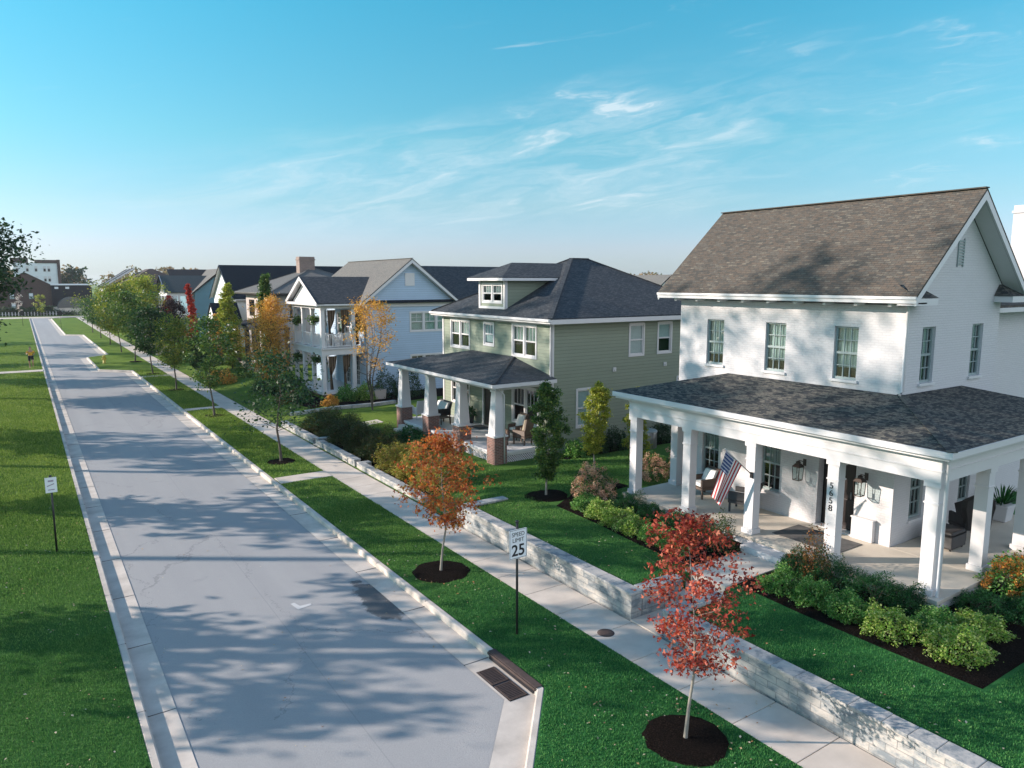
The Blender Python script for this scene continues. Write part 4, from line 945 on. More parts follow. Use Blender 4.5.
# portico
px0, px1, py0, py1 = 15.8, bx0-.02, 45.35, 51.15
for z0_, z1_, nm in ((.75,.92,'porch_floor'),(3.30,3.66,'balcony_beam'),(3.67,3.76,'balcony_floor'),(6.30,6.62,'upper_beam')):
    k = MB()
    if 'floor' in nm: k.box(px0-.08,px1,py0-.08,py1+.08,z0_,z1_)
    else: k.box(px0,px0+.28,py0,py1,z0_,z1_); k.box(px0+.281,px1,py0,py0+.28,z0_,z1_); k.box(px0+.281,px1,py1-.28,py1,z0_,z1_)
    k.build(nm, M['white'], bh)
k = MB(); k.box(px0+.1,px1,py0+.1,py1-.1,.3,.74); k.build('porch_base', M['brick'], bh)
k = MB(); k.box(px0+.29,px1,py0+.29,py1-.29,6.59,6.61); k.box(px0+.29,px1,py0+.29,py1-.29,3.62,3.64); k.build('ceiling', M['white'], bh)
for (cx, cy) in [(px0+.14,py0+.14),(px0+.14,47.35),(px0+.14,49.2),(px0+.14,py1-.14),(18.0,py0+.14),(18.0,py1-.14)]:
    for z0_, z1_ in ((.93,3.29),(3.77,6.29)):
        k = MB(); k.box(cx-.12,cx+.12,cy-.12,cy+.12,z0_+.1,z1_-.08); k.box(cx-.15,cx+.15,cy-.15,cy+.15,z0_,z0_+.099); k.box(cx-.15,cx+.15,cy-.15,cy+.15,z1_-.079,z1_); k.build('porch_column', M['white'], bh)
def railing(par, a, b, z, n):
    k = MB(); a = Vector(a); b = Vector(b)
    k.bar((a.x,a.y,z+.88),(b.x,b.y,z+.88),.07,.05); k.bar((a.x,a.y,z+.1),(b.x,b.y,z+.1),.05,.05)
    for i in range(1,n): p = a.lerp(b, i/n); k.box(p.x-.014,p.x+.014,p.y-.014,p.y+.014,z+.1,z+.86)
    return k.build('railing', M['white'], par)
ps = [py0+.14,47.35,49.2,py1-.14]
for a, b in zip(ps, ps[1:]): railing(bh,(px0+.14,a+.12),(px0+.14,b-.12),3.76,15)
railing(bh,(px0+.26,py0+.14),(17.88,py0+.14),3.76,18)
pz = MB(); ym = 48.2; pe, pa = 6.68, 8.36; xo = 15.42
pz.slab([(xo,ym,pa),(xo,44.95,pe),(bx0+.2,44.95,pe),(21.0,ym,pa)], .08); pz.slab([(xo,51.45,pe),(xo,ym,pa),(21.0,ym,pa),(bx0+.2,51.45,pe)], .08); pz.build('portico_roof', M['roof_char'], bh)
k = MB()
for s in (-1,1):
    ye = ym+s*3.26
    k.add([(xo-.01,ym,pa+.012),(xo-.01,ye,pe+.012),(xo-.01,ye,pe-.22),(xo-.01,ym,pa-.24),(xo+.06,ym,pa-.085),(xo+.06,ye,pe-.085),(xo+.06,ye,pe-.22),(xo+.06,ym,pa-.24)], [(0,1,2,3),(7,6,5,4),(0,4,5,1),(1,5,6,2),(2,6,7,3)])
    k.add([(xo-.012,ym,pa+.012),(xo-.012,ye,pe+.012),(xo-.012,ye,pe-.22),(xo-.012,ym,pa-.24)][::-1], [(0,1,2,3)])
k.box(xo,px0+.1,44.98,51.42,6.50,6.66); k.box(px0+.1,bx0,44.95,45.05,6.5,6.6); k.build('portico_trim', M['white'], bh)
k = MB(); k.add([(xo,ym,pa-.09),(xo,44.95,pe-.09),(px0,44.95,pe-.09),(px0,ym,pa-.09)], [(0,1,2,3)]); k.add([(xo,51.45,pe-.09),(xo,ym,pa-.09),(px0,ym,pa-.09),(px0,51.45,pe-.09)], [(0,1,2,3)]); k.build('portico_soffit', M['white'], bh)
k = MB(); k.add([(px0-.02,45.5,6.67),(px0-.02,50.9,6.67),(px0-.02,ym,8.12)], [(0,2,1)]); k.build('pediment', M['batten'], bh)
for cx, cy, z0_, z1_ in [(16.6,45.6,3.9,6.2),(17.5,45.6,3.9,6.2),(18.45,45.62,3.9,6.2),(16.6,45.62,1.0,3.2),(17.55,45.62,1.0,3.2)]:
    k = MB(); nn = 10
    for i in range(nn):
        a0 = cx-.28+.56*i/nn; a1 = a0+.06; pin = cx-.2
        vs = []; zs = [z1_, z1_-.7, z0_+(z1_-z0_)*.45, z0_]; ks = [1,.75,.25,.4]
        for zz, kk in zip(zs, ks): vs += [(pin+(a0-pin)*kk, cy+(.03 if i%2 else -.03), zz), (pin+(a1-pin)*kk, cy+(-.03 if i%2 else .03), zz)]
        k.add(vs, [(0,2,3,1),(2,4,5,3),(4,6,7,5)])
    k.build('porch_curtain', M['drape'], bh)
for i, (cx, cy, cz, lb) in enumerate([(15.85,50.2,5.35,'leafy fern basket hanging far left on the upper balcony'),(15.85,46.6,5.55,'leafy fern basket hanging on the upper balcony beside the corner column'),(15.85,50.3,3.0-.2,'leafy fern basket hanging far left below the balcony beam'),(15.85,46.4,2.95,'leafy fern basket hanging below the balcony beam beside the corner column'),(18.4,45.4,5.0,'leafy fern basket hanging near the blue side wall on the upper balcony')]):
    t = empty('hanging_basket', (cx,cy,cz-.2), lb, 'hanging basket', 'hanging fern baskets of the blue house'); m = MB(); m.lathe(0,0,[(0,0),(.12,.02),(.2,.2),(.17,.2),(.1,.06),(0,.05)],12); m.build('pot', M['darkwood'], t, local=True)
    zt = (6.3 if cz > 4 else 3.3)-(cz-.2); m = MB()
    for a in (0,2.1,4.2): m.tube([(.19*math.cos(a),.19*math.sin(a),.2),(0,0,zt)], .006, 4)
    m.build('chain', M['black'], t, local=True); rg = np.random.default_rng(20+i); q = rg.normal(size=(420,3))*np.array([.2,.2,.13])+np.array([0,0,.22]); leaf_mesh('foliage', q, .16, M['leaf_green'], t, rg)
armchair((16.9,46.1,3.77), R(20), 'white','cushion','white chair on the upper balcony behind the side railing', w=.7,d=.7)
armchair((17.7,46.3,3.77), R(-20), 'white','cushion','white chair on the upper balcony nearest the blue wall', w=.7,d=.7)

# ------------------------------------------------------------------ HOUSES FURTHER ALONG
def gable_house(par, x0, x1, y0, y1, zb, ze, zr, wallm, roofm, along='x', oh=.35, trim='white', openings_x=(), openings_y=()):
    w = MB(); w.wall('x', x0, y0, y1, zb, ze, openings_x, .07); w.wall('y', y0, x0, x1, zb, ze, openings_y, .07)
    w.box(x0+.01,x1,y1-.1,y1,zb,ze-.01); w.box(x1-.1,x1-.002,y0+.01,y1-.11,zb,ze-.01)
    xm = (x0+x1)/2; ym = (y0+y1)/2; r = MB(); t = MB(); 
    if along == 'x':   # ridge along x, gables face -x
        sl = (zr-ze)/(ym-y0+oh); g = zr-sl*0.0
        ez = ze+sl*oh-.12; w.add([(x0,y0,ze),(x0,y1,ze),(x0,y1,ez),(x0,ym,zr-.12),(x0,y0,ez)], [(4,3,2,1,0)])
        r.slab([(x0-oh,y0-oh,ze),(x1+oh,y0-oh,ze),(x1+oh,ym,zr),(x0-oh,ym,zr)], .08); r.slab([(x0-oh,ym,zr),(x1+oh,ym,zr),(x1+oh,y1+oh,ze),(x0-oh,y1+oh,ze)], .08)
        for s in (-1,1):
            ye = ym+s*(ym-y0+oh+.02); X = x0-oh-.02
            f = [(X,ym,zr-.01),(X,ye,ze-.01),(X,ye,ze-.24),(X,ym,zr-.26)]; b = [(X+.06,p[1],p[2]) for p in f]
            t.add(f+b, [(0,1,2,3),(3,2,1,0),(7,6,5,4),(0,4,5,1),(1,5,6,2),(2,6,7,3)])
        for s in (-1,1):
            ye = ym+s*(ym-y0+oh); t.add([(x0-oh,ym,zr-.085),(x0-oh,ye,ze-.085),(x0-.002,ye,ze-.085),(x0-.002,ym,zr-.085)], [(0,1,2,3)])
        t.box(x0-oh,x1+oh,y0-oh-.02,y0-oh+.04,ze-.2,ze-.09)
    else:
        sl = (zr-ze)/(xm-x0+oh); ez = ze+sl*oh-.12; w.add([(x0,y0,ze),(x1,y0,ze),(x1,y0,ez),(xm,y0,zr-.12),(x0,y0,ez)], [(0,1,2,3,4)])
        r.slab([(x0-oh,y0-oh,ze),(xm,y0-oh,zr),(xm,y1+oh,zr),(x0-oh,y1+oh,ze)][::-1], .08); r.slab([(xm,y0-oh,zr),(x1+oh,y0-oh,ze),(x1+oh,y1+oh,ze),(xm,y1+oh,zr)][::-1], .08)
        for s in (-1,1):
            xe = xm+s*(xm-x0+oh+.02); Y = y0-oh-.02
            f = [(xm,Y,zr-.01),(xe,Y,ze-.01),(xe,Y,ze-.24),(xm,Y,zr-.26)]; b = [(p[0],Y+.06,p[2]) for p in f]
            t.add(f+b, [(0,1,2,3),(3,2,1,0),(7,6,5,4),(0,4,5,1),(1,5,6,2),(2,6,7,3)])
        t.box(x0-oh-.02,x0-oh+.04,y0-oh,y1+oh,ze-.2,ze-.09)
    w.build('wall', M[wallm], par); r.build('roof', M[roofm], par); t.build('eave_trim', M[trim], par)
# house with beige front, hip roof and brick chimney
h4 = empty('beige_house', (22, 70, .5), 'beige and dark house with a grey hip roof, tall brick chimney and black flat porch', 'house')
w = MB(); w.wall('x', 18.7, 65.4, 75.4, .4, 6.75, [(72.3,74.3,4.72,6.3),(68.9,70.8,4.72,6.3),(72.0,74.0,1.4,3.3),(67.0,70.3,1.4,3.3)], .1); w.wall('y', 65.4, 18.7, 27, .4, 6.75, [(20,21.2,4.8,6.2)], .1); w.box(18.71,27,75.25,75.4,.4,6.74); w.box(26.9,27,65.41,75.2,.4,6.74); w.build('wall', M['beige'], h4)
for a, b, c, d in [(72.3,74.3,4.72,6.3),(68.9,70.8,4.72,6.3),(72.0,74.0,1.4,3.3),(67.0,70.3,1.4,3.3)]: window(h4,'x',18.7,a+.1,b-.1,c+.1,d-.1,'black',.09,2,3,True,units=2,casing=0,cover='curtain' if c < 2 else None,cov=.5,sill=False,glass='glass_sky')
window(h4,'y',65.4,20.1,21.1,4.9,6.1,'black',.09,2,2,cover=None,sill=False)
k = MB(); hip(k, 17.9, 29.9, 64.6, 76.6, 7.05, 2.35); k.build('roof', M['roof_tan'], h4); k = MB(); k.box(17.86,17.95,64.56,76.6,6.85,6.99); k.box(17.951,29.9,64.56,64.64,6.85,6.99); k.box(17.96,18.69,64.65,76.5,6.83,6.85); k.build('eave', M['darkwood'], h4)
k = MB(); k.box(22.5,24.0,70.0,71.0,7.5,10.42); k.box(22.44,24.06,69.94,71.06,10.1,10.2); k.build('chimney', M['brick_ch'], h4)
k = MB(); k.slab([(15.7,61.0,4.42),(18.68,61.0,4.9),(18.68,68.2,4.9),(15.7,68.2,4.42)], .18); k.build('porch_roof', M['roof_black'], h4)
k = MB(); k.box(15.8,18.6,61.1,68.1,4.0,4.2); k.build('porch_beam', M['black'], h4)
for cx, cy in ((15.95,61.3),(15.95,64.6),(15.95,67.8),(18.4,61.3)): k = MB(); k.box(cx-.16,cx+.16,cy-.16,cy+.16,.5,3.99); k.build('porch_post', M['black'], h4)
k = MB(); k.box(15.8,18.68,61.1,68.1,.4,.9); k.build('porch_floor', M['concrete'], h4)
# white gable house
h5 = empty('white_gable_house', (26, 84, .5), 'white house with a steep near-black gable roof and a small dark entry gable', 'house')
W5 = [(81.4,82.6,4.4,5.9),(86,87.2,4.4,5.9),(81.4,82.9,1.3,3.0),(86,87.5,1.3,3.0)]
gable_house(h5, 18.6, 40, 79.4, 89.4, .4, 6.3, 9.85, 'white_siding', 'roof_black', 'x', .4, openings_x=W5)
for a, b, c, d in W5: window(h5,'x',18.6,a+.06,b-.06,c+.06,d-.06,'black',.06,2,2,True,cover='curtain',sill=False)
k = MB(); k.slab([(15.9,76.3,3.9),(18.55,76.3,3.9),(18.55,78.6,5.9),(15.9,78.6,5.9)], .1); k.slab([(15.9,78.6,5.9),(18.55,78.6,5.9),(18.55,81,3.9),(15.9,81,3.9)], .1); k.build('entry_roof', M['roof_black'], h5)
for cy in (76.6,80.7): k = MB(); k.box(16.05,16.35,cy-.15,cy+.15,.5,3.85); k.build('entry_post', M['white'], h5)
k = MB(); k.add([(16.0,76.6,3.88),(16.0,80.7,3.88),(16.0,78.6,5.6)], [(0,2,1)]); k.box(16.0,16.2,76.5,80.8,3.6,3.87); k.build('entry_gable', M['batten'], h5)
# teal house with portico
h6 = empty('teal_house', (22, 106, .5), 'teal-sided house with grey roof and a white two-storey portico, behind the red columnar trees', 'house')
gable_house(h6, 18.7, 25.7, 101.2, 114, .4, 6.6, 9.75, 'teal_siding', 'roof_tan', 'y', .4)
k = MB(); k.box(20.5,26,112,113,6.5,8.5); k.slab([(17.0,107.5,8.3),(26,107.5,8.3),(26,110.5,9.75),(17.0,110.5,9.75)], .1); k.build('rear_roof', M['roof_black'], h6)
k = MB(); y_a, y_b = 101.4, 108.6; ym = (y_a+y_b)/2
k.slab([(15.2,y_a,6.72),(19.5,y_a,6.72),(21.8,ym,8.85),(15.2,ym,8.85)], .1); k.slab([(15.2,ym,8.85),(21.8,ym,8.85),(19.5,y_b,6.72),(15.2,y_b,6.72)], .1); k.build('portico_roof', M['roof_green'], h6)
k = MB()
for s in (-1,1):
    ye = ym+s*3.62; f = [(15.15,ym,8.87),(15.15,ye,6.74),(15.15,ye,6.45),(15.15,ym,8.5)]; b = [(15.22,p[1],p[2]) for p in f]; k.add(f+b, [(0,1,2,3),(3,2,1,0),(7,6,5,4),(0,4,5,1),(1,5,6,2)])
k.add([(15.6,y_a+.3,6.7),(15.6,y_b-.3,6.7),(15.6,ym,8.5)], [(0,2,1)]); k.box(15.5,18.69,y_a+.2,y_a+.5,6.2,6.68); k.box(15.5,15.8,y_a+.501,y_b-.2,6.2,6.68); k.box(15.5,18.69,y_a+.2,y_a+.5,3.2,3.6); k.box(15.5,15.8,y_a+.501,y_b-.2,3.2,3.6); k.box(15.4,18.69,y_a+.1,y_b-.1,3.601,3.7); k.build('portico_trim', M['white'], h6)
for cx, cy in ((15.65,y_a+.35),(15.65,103.8),(15.65,106.2),(15.65,y_b-.35),(18.2,y_a+.35),(16.9,y_a+.35)):
    for z0_, z1_ in ((.6,3.19),(3.71,6.19)): k = MB(); k.frus(cx,cy,z0_,z1_,.34,.26); k.build('porch_column', M['white'], h6)
railing(h6,(15.65,y_a+.5),(15.65,y_b-.5),3.7,40); railing(h6,(15.8,y_a+.35),(18.2,y_a+.35),3.7,16)
k = MB(); k.box(15.5,18.69,y_a+.2,y_b-.2,.3,.59); k.build('porch_floor', M['concrete'], h6)
for a, b in ((102.5,103.6),(105,106.2)):
    for z0_ in (1.2,4.2): k = MB(); k.box(18.64,18.699,a,b,z0_,z0_+1.6); f = k.build('window', M['white'], h6); k = MB(); k.box(18.61,18.639,a+.1,b-.1,z0_+.1,z0_+1.5); k.build('pane', M['dark_room'], f)
# small pale house beyond
h7 = empty('pale_house', (21, 126, .5), 'small pale house with bright blue-grey roof, partly hidden by the big street trees', 'house')
gable_house(h7, 18.5, 30, 125, 134, .4, 6.0, 7.7, 'white_siding', 'roof_green', 'y', .3)
k = MB(); k.slab([(15.3,119.8,6.1),(19,119.8,6.1),(19.5,122.4,7.8),(15.3,122.4,7.8)], .1); k.slab([(15.3,122.4,7.8),(19.5,122.4,7.8),(19,125,6.1),(15.3,125,6.1)], .1); k.build('portico_roof', M['roof_green'], h7)
k = MB(); k.add([(15.5,120,6.05),(15.5,124.8,6.05),(15.5,122.4,7.6)], [(0,2,1)]); k.box(15.4,18.5,120,120.3,5.6,6.04); k.box(15.4,15.7,120.301,124.8,5.6,6.04); k.box(15.4,18.5,120,124.8,3.1,3.6); k.build('portico_trim', M['white'], h7)
for cy in (120.2,122.4,124.6):
    for z0_, z1_ in ((.5,3.09),(3.61,5.59)): k = MB(); k.frus(15.6,cy,z0_,z1_,.32,.26); k.build('porch_column', M['white'], h7)
# brown brick house row beyond
h8 = empty('brown_brick_house', (19, 146, .4), 'large brown brick house with broad dark hip roof above the street trees', 'house')
w = MB(); w.box(14.8,24.3,138,152,.3,7.6); w.box(12.6,14.79,146,158,.3,7.0); w.build('wall', M['brick_far'], h8)
k = MB(); hw = 5.4; k.slab([(14.0,137.3,7.5),(25.1,137.3,7.5),(19.7,142.5,10.3),(19.2,142.5,10.3)], .1); k.slab([(14.0,153,7.5),(14.0,137.3,7.5),(19.2,142.5,10.3),(19.2,148,10.3)], .1); k.slab([(25.1,137.3,7.5),(25.1,153,7.5),(19.7,148,10.3),(19.7,142.5,10.3)], .1); k.slab([(25.1,153,7.5),(14.0,153,7.5),(19.2,148,10.3),(19.7,148,10.3)], .1); k.build('roof', M['brick_far'], h8)
for i, yy in enumerate((145.8,152.4)):
    k = MB(); k.slab([(12.2,yy,7.2),(12.2,yy+6,7.2),(17.2,yy+6,10.4),(17.2,yy,10.4)][::-1], .15); k.build('front_roof', M['roof_black'], h8)
    k = MB(); k.bar((12.2,yy-.05,7.22),(17.2,yy-.05,10.42),.18,.22); k.build('roof_edge', M['white'], h8)
k = MB(); k.box(12.48,12.59,146.5,157,4.2,5.4); k.box(12.48,12.59,146.5,157,6.2,6.9); k.build('bay', M['white'], h8)
h9 = empty('navy_house', (17, 134, .4), 'dark navy house wall beneath the brown hip roof', 'house')
w = MB(); w.box(14.2,17.3,130,136.5,.3,7.0); w.build('wall', M['roof_black'], h9); k = MB(); k.slab([(13.9,129.7,7.0),(17.6,129.7,7.0),(17.6,136.8,7.5),(13.9,136.8,7.5)], .1); k.build('roof', M['roof_char'], h9); k = MB(); k.box(15.0,16.2,129.95,129.999,4.5,6); k.build('window', M['white'], h9)
# brick apartment building closing the street, white block behind, fence
bb = empty('brick_building', (1, 222, 0), 'brown brick building with a broad gable closing the far end of the street', 'building')
w = MB(); w.box(-14,6.5,215,235,.0,7.2); w.add([(-4.1,214.98,7.2),(6.5,214.98,7.2),(1.2,214.98,10.3)], [(0,1,2)]); w.add([(-4.1,235,7.2),(6.5,235,7.2),(1.2,235,10.3)], [(2,1,0)]); w.build('wall', M['brick_far'], bb)
k = MB(); k.slab([(-4.4,214.7,7.2),(1.2,214.7,10.42),(1.2,235,10.42),(-4.4,235,7.2)][::-1], .12); k.slab([(1.2,214.7,10.42),(6.8,214.7,7.2),(6.8,235,7.2),(1.2,235,10.42)][::-1], .12); k.slab([(-15,214.7,7.3),(-4.4,214.7,7.3),(-4.4,235,7.9),(-15,235,7.9)], .12); k.build('roof', M['brick_far'], bb)
w = MB(); w.box(6.51,15.2,214,235,1.8,7.2); w.build('side_wing', M['roof_black'], bb); w = MB(); w.box(6.4,15.4,213.8,235.2,7.2,7.5); w.build('parapet', M['white_siding'], bb); w = MB(); w.box(6.6,15.3,213.7,213.99,.1,1.9); w.build('base_wall', M['concrete'], bb)
for cx, cz in ((-1.7,4.6),(2.2,4.6),(-1.5,2.2),(4.4,2.0),(-8,4.6)):
    k = MB(); k.box(cx-.45,cx+.45,214.9,214.975,cz-.7,cz+.7); f = k.build('window', M['grey_trim'], bb); k = MB(); k.box(cx-.35,cx+.35,214.86,214.899,cz,cz+.6); k.build('pane', M['glass_sky'] if False else M['white_siding'], f)
for cx in (7.6,9.9): k = MB(); k.box(cx-.4,cx+.4,213.9,213.99,6.3,6.8); k.build('window', M['white_siding'], bb)
wb = empty('white_block', (6, 295, 0), 'tall pale grey apartment block rising behind the brick gable', 'building')
w = MB(); w.box(-1.2,11.0,290,310,0,14.2); w.build('wall', M['white_siding'], wb); k = MB(); k.box(11.01,11.9,289.6,310,0,15.4); k.box(5,11.0,289.8,310,14.21,15.3); k.box(-2,3,292,308,14.21,15.9); k.build('dark_wing', M['brick_far'], wb)
for cx in (-.2,2.6,5.0,7.4,8.6):
    for cz in (9.0,12.3): 
        k = MB(); k.box(cx-.42,cx+.42,289.9,289.98,cz-.9,cz+.9); f = k.build('window', M['white'], wb); k = MB(); k.box(cx-.3,cx+.3,289.85,289.899,cz-.8,cz+.1); k.build('pane', M['dark_room'], f)
ga = empty('barrel_roof_pavilion', (10, 190+8, 0), 'pale grey rounded-roof pavilion in front of the dark wing at the end of the street', 'pavilion')
k = MB(); n = 12; k.add([(10.2+2.9*math.cos(math.pi*i/n), 207, 1.8+2.6*math.sin(math.pi*i/n)) for i in range(n+1)]+[(10.2+2.9*math.cos(math.pi*i/n), 211, 1.8+2.6*math.sin(math.pi*i/n)) for i in range(n+1)], [tuple(range(n,-1,-1)), tuple(range(n+1,2*n+2))]+[(i,i+1,i+n+2,i+n+1) for i in range(n)]); k.build('roof', M['roof_tan'], ga)
k = MB(); k.box(7.5,12.9,207.1,210.9,.05,1.79); k.build('wall', M['concrete'], ga)
fe = empty('white_post_fence', (0, 205, .1), 'row of short white posts before the dark hedge at the street end', 'fence')
for i in range(22):
    k = MB(); xx = -5+.62*i; k.box(xx-.08,xx+.08,205.0,205.16,.1,.95); k.frus(xx,205.08,.951,1.08,.2,.04); k.build('post', M['white'], fe)
k = MB(); k.box(-5.2,8.3,205.08,205.12,.55,.6); k.build('rail', M['white'], fe)

# far houses seen over the roofs on the right
fh = empty('distant_white_house', (89,92,0), 'distant white gable end just visible between the green and the white brick roofs', 'house')
gable_house(fh, 86, 92.5, 86, 99, 0, 6.6, 9.2, 'white_siding', 'roof_tan', 'y', .5)

# ------------------------------------------------------------------ street trees on the verge (house side)
make_tree('maple_tree', (8.95,7.92,.17), 4.08, 1.25, .80, 'oval', .058, 'leaf_red', 'young maple with crimson leaves, in a round mulch bed at the bottom of the picture', n=130, per=26, seed=29, tr=.032, bark='bark_pale', lobes=3, sig=.12, up=.1)
make_tree('maple_tree', (8.95,16.77,.17), 3.9, 1.35, 1.0, 'oval', .066, 'leaf_orange', 'young maple with orange-red leaves behind the speed limit sign', n=110, per=32, seed=23, tr=.034, bark='bark_pale', lobes=3, sig=.11, up=.1)
sp = [(31.5,4.9,1.75,1.75,'spread','leaf_deep','dark green verge tree nearest the low stone edging, with a flat spreading crown',60,20),
      (44.8,5.9,1.75,1.2,'oval','leaf_green','slim green verge tree, second from the front of the green ones',84,30),
      (57.4,5.3,1.9,1.45,'round','leaf_mixed','yellowish-green bushy verge tree, third of the green ones, lit by the sun',90,34),
      (68.7,5.6,1.9,1.5,'round','leaf_deep','dark green verge tree just before the parking bay ends',90,34),
      (80.2,6.9,2.5,1.9,'round','leaf_green','tall green verge tree standing at the grass peninsula beyond the first parking bay',100,34),
      (92.0,7.6,2.6,2.6,'round','leaf_mixed','broad green tree turning yellow, the largest crown of the far verge row',130,40),
      (104.5,5.2,2.0,1.8,'round','leaf_green','green verge tree beyond the large yellowing one',80,26),
      (117,5.5,2.0,2.0,'round','leaf_deep','dark round verge tree towards the far bend',80,26),
      (131,5.2,1.9,2.0,'round','leaf_green','farthest green verge tree, near the far street sign',80,26)]
for i, (y, h, th, r, shp, mt, lb, n, per) in enumerate(sp):
    make_tree('verge_tree', (8.97,y,.17), h, th, r, shp, .16 if y < 60 else .22, mt, lb, group='green trees along the verge', n=int(n*1.25), per=int(per*1.25), seed=40+i, tr=.06, sig=.16)
make_tree('verge_tree', (12.3,98,.4), 8.2, 2.4, 2.3, 'round', .22, 'leaf_lime', 'bright yellow-topped tree behind the verge row, in front of the brown roof', n=150, per=60, seed=61, tr=.1, sig=.14)
make_tree('garden_tree', (12.2,66,.4), 2.9, .3, 1.1, 'round', .17, 'leaf_deep', 'small very dark bushy tree beside the pavement, left of the rusty ground shrubs', n=130, per=60, seed=62, tr=.08)
# tall trees on the park side: one reaches into the picture, the rest only cast their shadows
big = []
def big_tree(loc, h, th, r, seed, label, mat='leaf_green', n=150, per=26, leaf=.42, sig=.105, shape='round'):
    return make_tree('park_tree', loc, h, th, r, shape, leaf, mat, label, group='tall trees on the park side of the street', n=n, per=per, seed=seed, tr=.28, sig=sig, bark='bark')
b0 = big_tree((-4.9,62,.15), 13.2, 4.2, 4.2, 71, 'tall dark tree on the park side, cut by the left edge of the picture', 'leaf_deep', n=340, per=140, leaf=.30, sig=.13, shape='round')
SHL = 'tall park tree beside the street, casting shade across the road'
b1 = big_tree((-8.5,13,.15), 14.5, 2.6, 3.1, 72, SHL, n=52, per=60, sig=.12)
b2 = big_tree((-9,25,.15), 15.5, 3.6, 3.4, 73, SHL, n=56, per=60, sig=.12)
for i, (x, y, s, src) in enumerate([(-8.5,35.5,1.22,b1),(-8.5,47,.95,b2),(-18,56,1.2,b1),(-9.5,76,.9,b1),(-10,90,.85,b2),(-20,84,1.1,b2),(-12,104,.9,b1),(-13,120,.9,b2),(-24,10,1.2,b1)]):
    copy_tree(src, loc=(x,y,.15), rz=i*1.3, sc=s, label=SHL)

b3 = big_tree((-17,36.8,.15), 24, 17.5, 3.6, 75, SHL, n=15, per=70, leaf=.36, sig=.15)
copy_tree(b3, loc=(-17,54.5,.15), rz=2, sc=.97, label=SHL); copy_tree(b3, loc=(-17,48,.15), rz=4, sc=.93, label=SHL); copy_tree(b3, loc=(-16,30.2,.15), rz=1, sc=1.03, label=SHL)
# ------------------------------------------------------------------ garden trees
make_tree('columnar_tree', (14.4,19.3,.70), 3.95, .72, .56, 'oval', .085, 'leaf_green', 'dark green narrow young tree in a mulch ring in front of the green house', n=190, per=85, seed=81, tr=.04, bark='bark_pale', sig=.12, up=.2)
make_tree('columnar_tree', (17.7,20.6,.62), 3.65, .95, .48, 'oval', .075, 'leaf_lime', 'yellow-green narrow young tree against the green side wall', n=170, per=80, seed=82, tr=.035, bark='bark_pale', sig=.13)
make_tree('columnar_tree', (20.6,21.3,.60), 3.2, .25, .48, 'column', .085, 'leaf_lime', 'narrow yellowing tree just left of the white porch column, by the air conditioner', n=120, per=80, seed=83, tr=.03, bark='bark_pale', sig=.13)
make_tree('gold_tree', (16.6,39.3,.5), 6.6, 1.5, 1.55, 'vase', .12, 'leaf_gold', 'multi-stemmed tree with a golden orange top before the blue house side', n=200, per=34, seed=84, tr=.085, bark='bark', multi=6, sig=.13, bare=1.25)
make_tree('gold_tree', (14.6,51.9,.5), 6.4, .4, 1.5, 'oval', .14, 'leaf_gold', 'bushy orange-gold tree left of the blue house portico', n=170, per=60, seed=85, tr=.1, sig=.16, bare=.1)
make_tree('columnar_tree', (14.8,65.5,.5), 7.4, .3, .85, 'column', .15, 'leaf_lime', 'tall pale green column tree in front of the white gable house', n=170, per=90, seed=86, tr=.06, sig=.13)
make_tree('columnar_tree', (15.2,55.6,.5), 8.1, .5, .95, 'cone', .15, 'leaf_green', 'dark green cone tree rising behind the orange-gold tree', n=170, per=90, seed=87, tr=.06, sig=.13)
make_tree('columnar_tree', (15,98.5,.5), 5.8, .3, .75, 'column', .17, 'leaf_redcol', 'crimson column tree left before the teal house portico', n=120, per=74, seed=88, tr=.05, sig=.14)
make_tree('columnar_tree', (15,84.5,.5), 7.3, .3, .62, 'cone', .16, 'leaf_redcol', 'tall thin crimson column tree at the corner of the teal house', n=135, per=74, seed=89, tr=.05, sig=.13)
make_tree('purple_tree', (14.2,90.5,.5), 5.4, .5, 1.5, 'round', .18, 'leaf_purple', 'dark purple bushy tree between the two crimson column trees', n=120, per=74, seed=90, tr=.06, sig=.15)
make_tree('small_orange_tree', (15.4,73.8,.5), 4.6, .3, .7, 'column', .15, 'leaf_gold', 'small orange column tree beside the dark entry gable', n=105, per=66, seed=91, tr=.05, sig=.14)
make_tree('purple_tree', (13.8,113,.4), 5.6, .6, 2.0, 'round', .2, 'leaf_purple', 'dark purple-brown tree in front of the small pale house', n=120, per=74, seed=92, tr=.07, sig=.15)
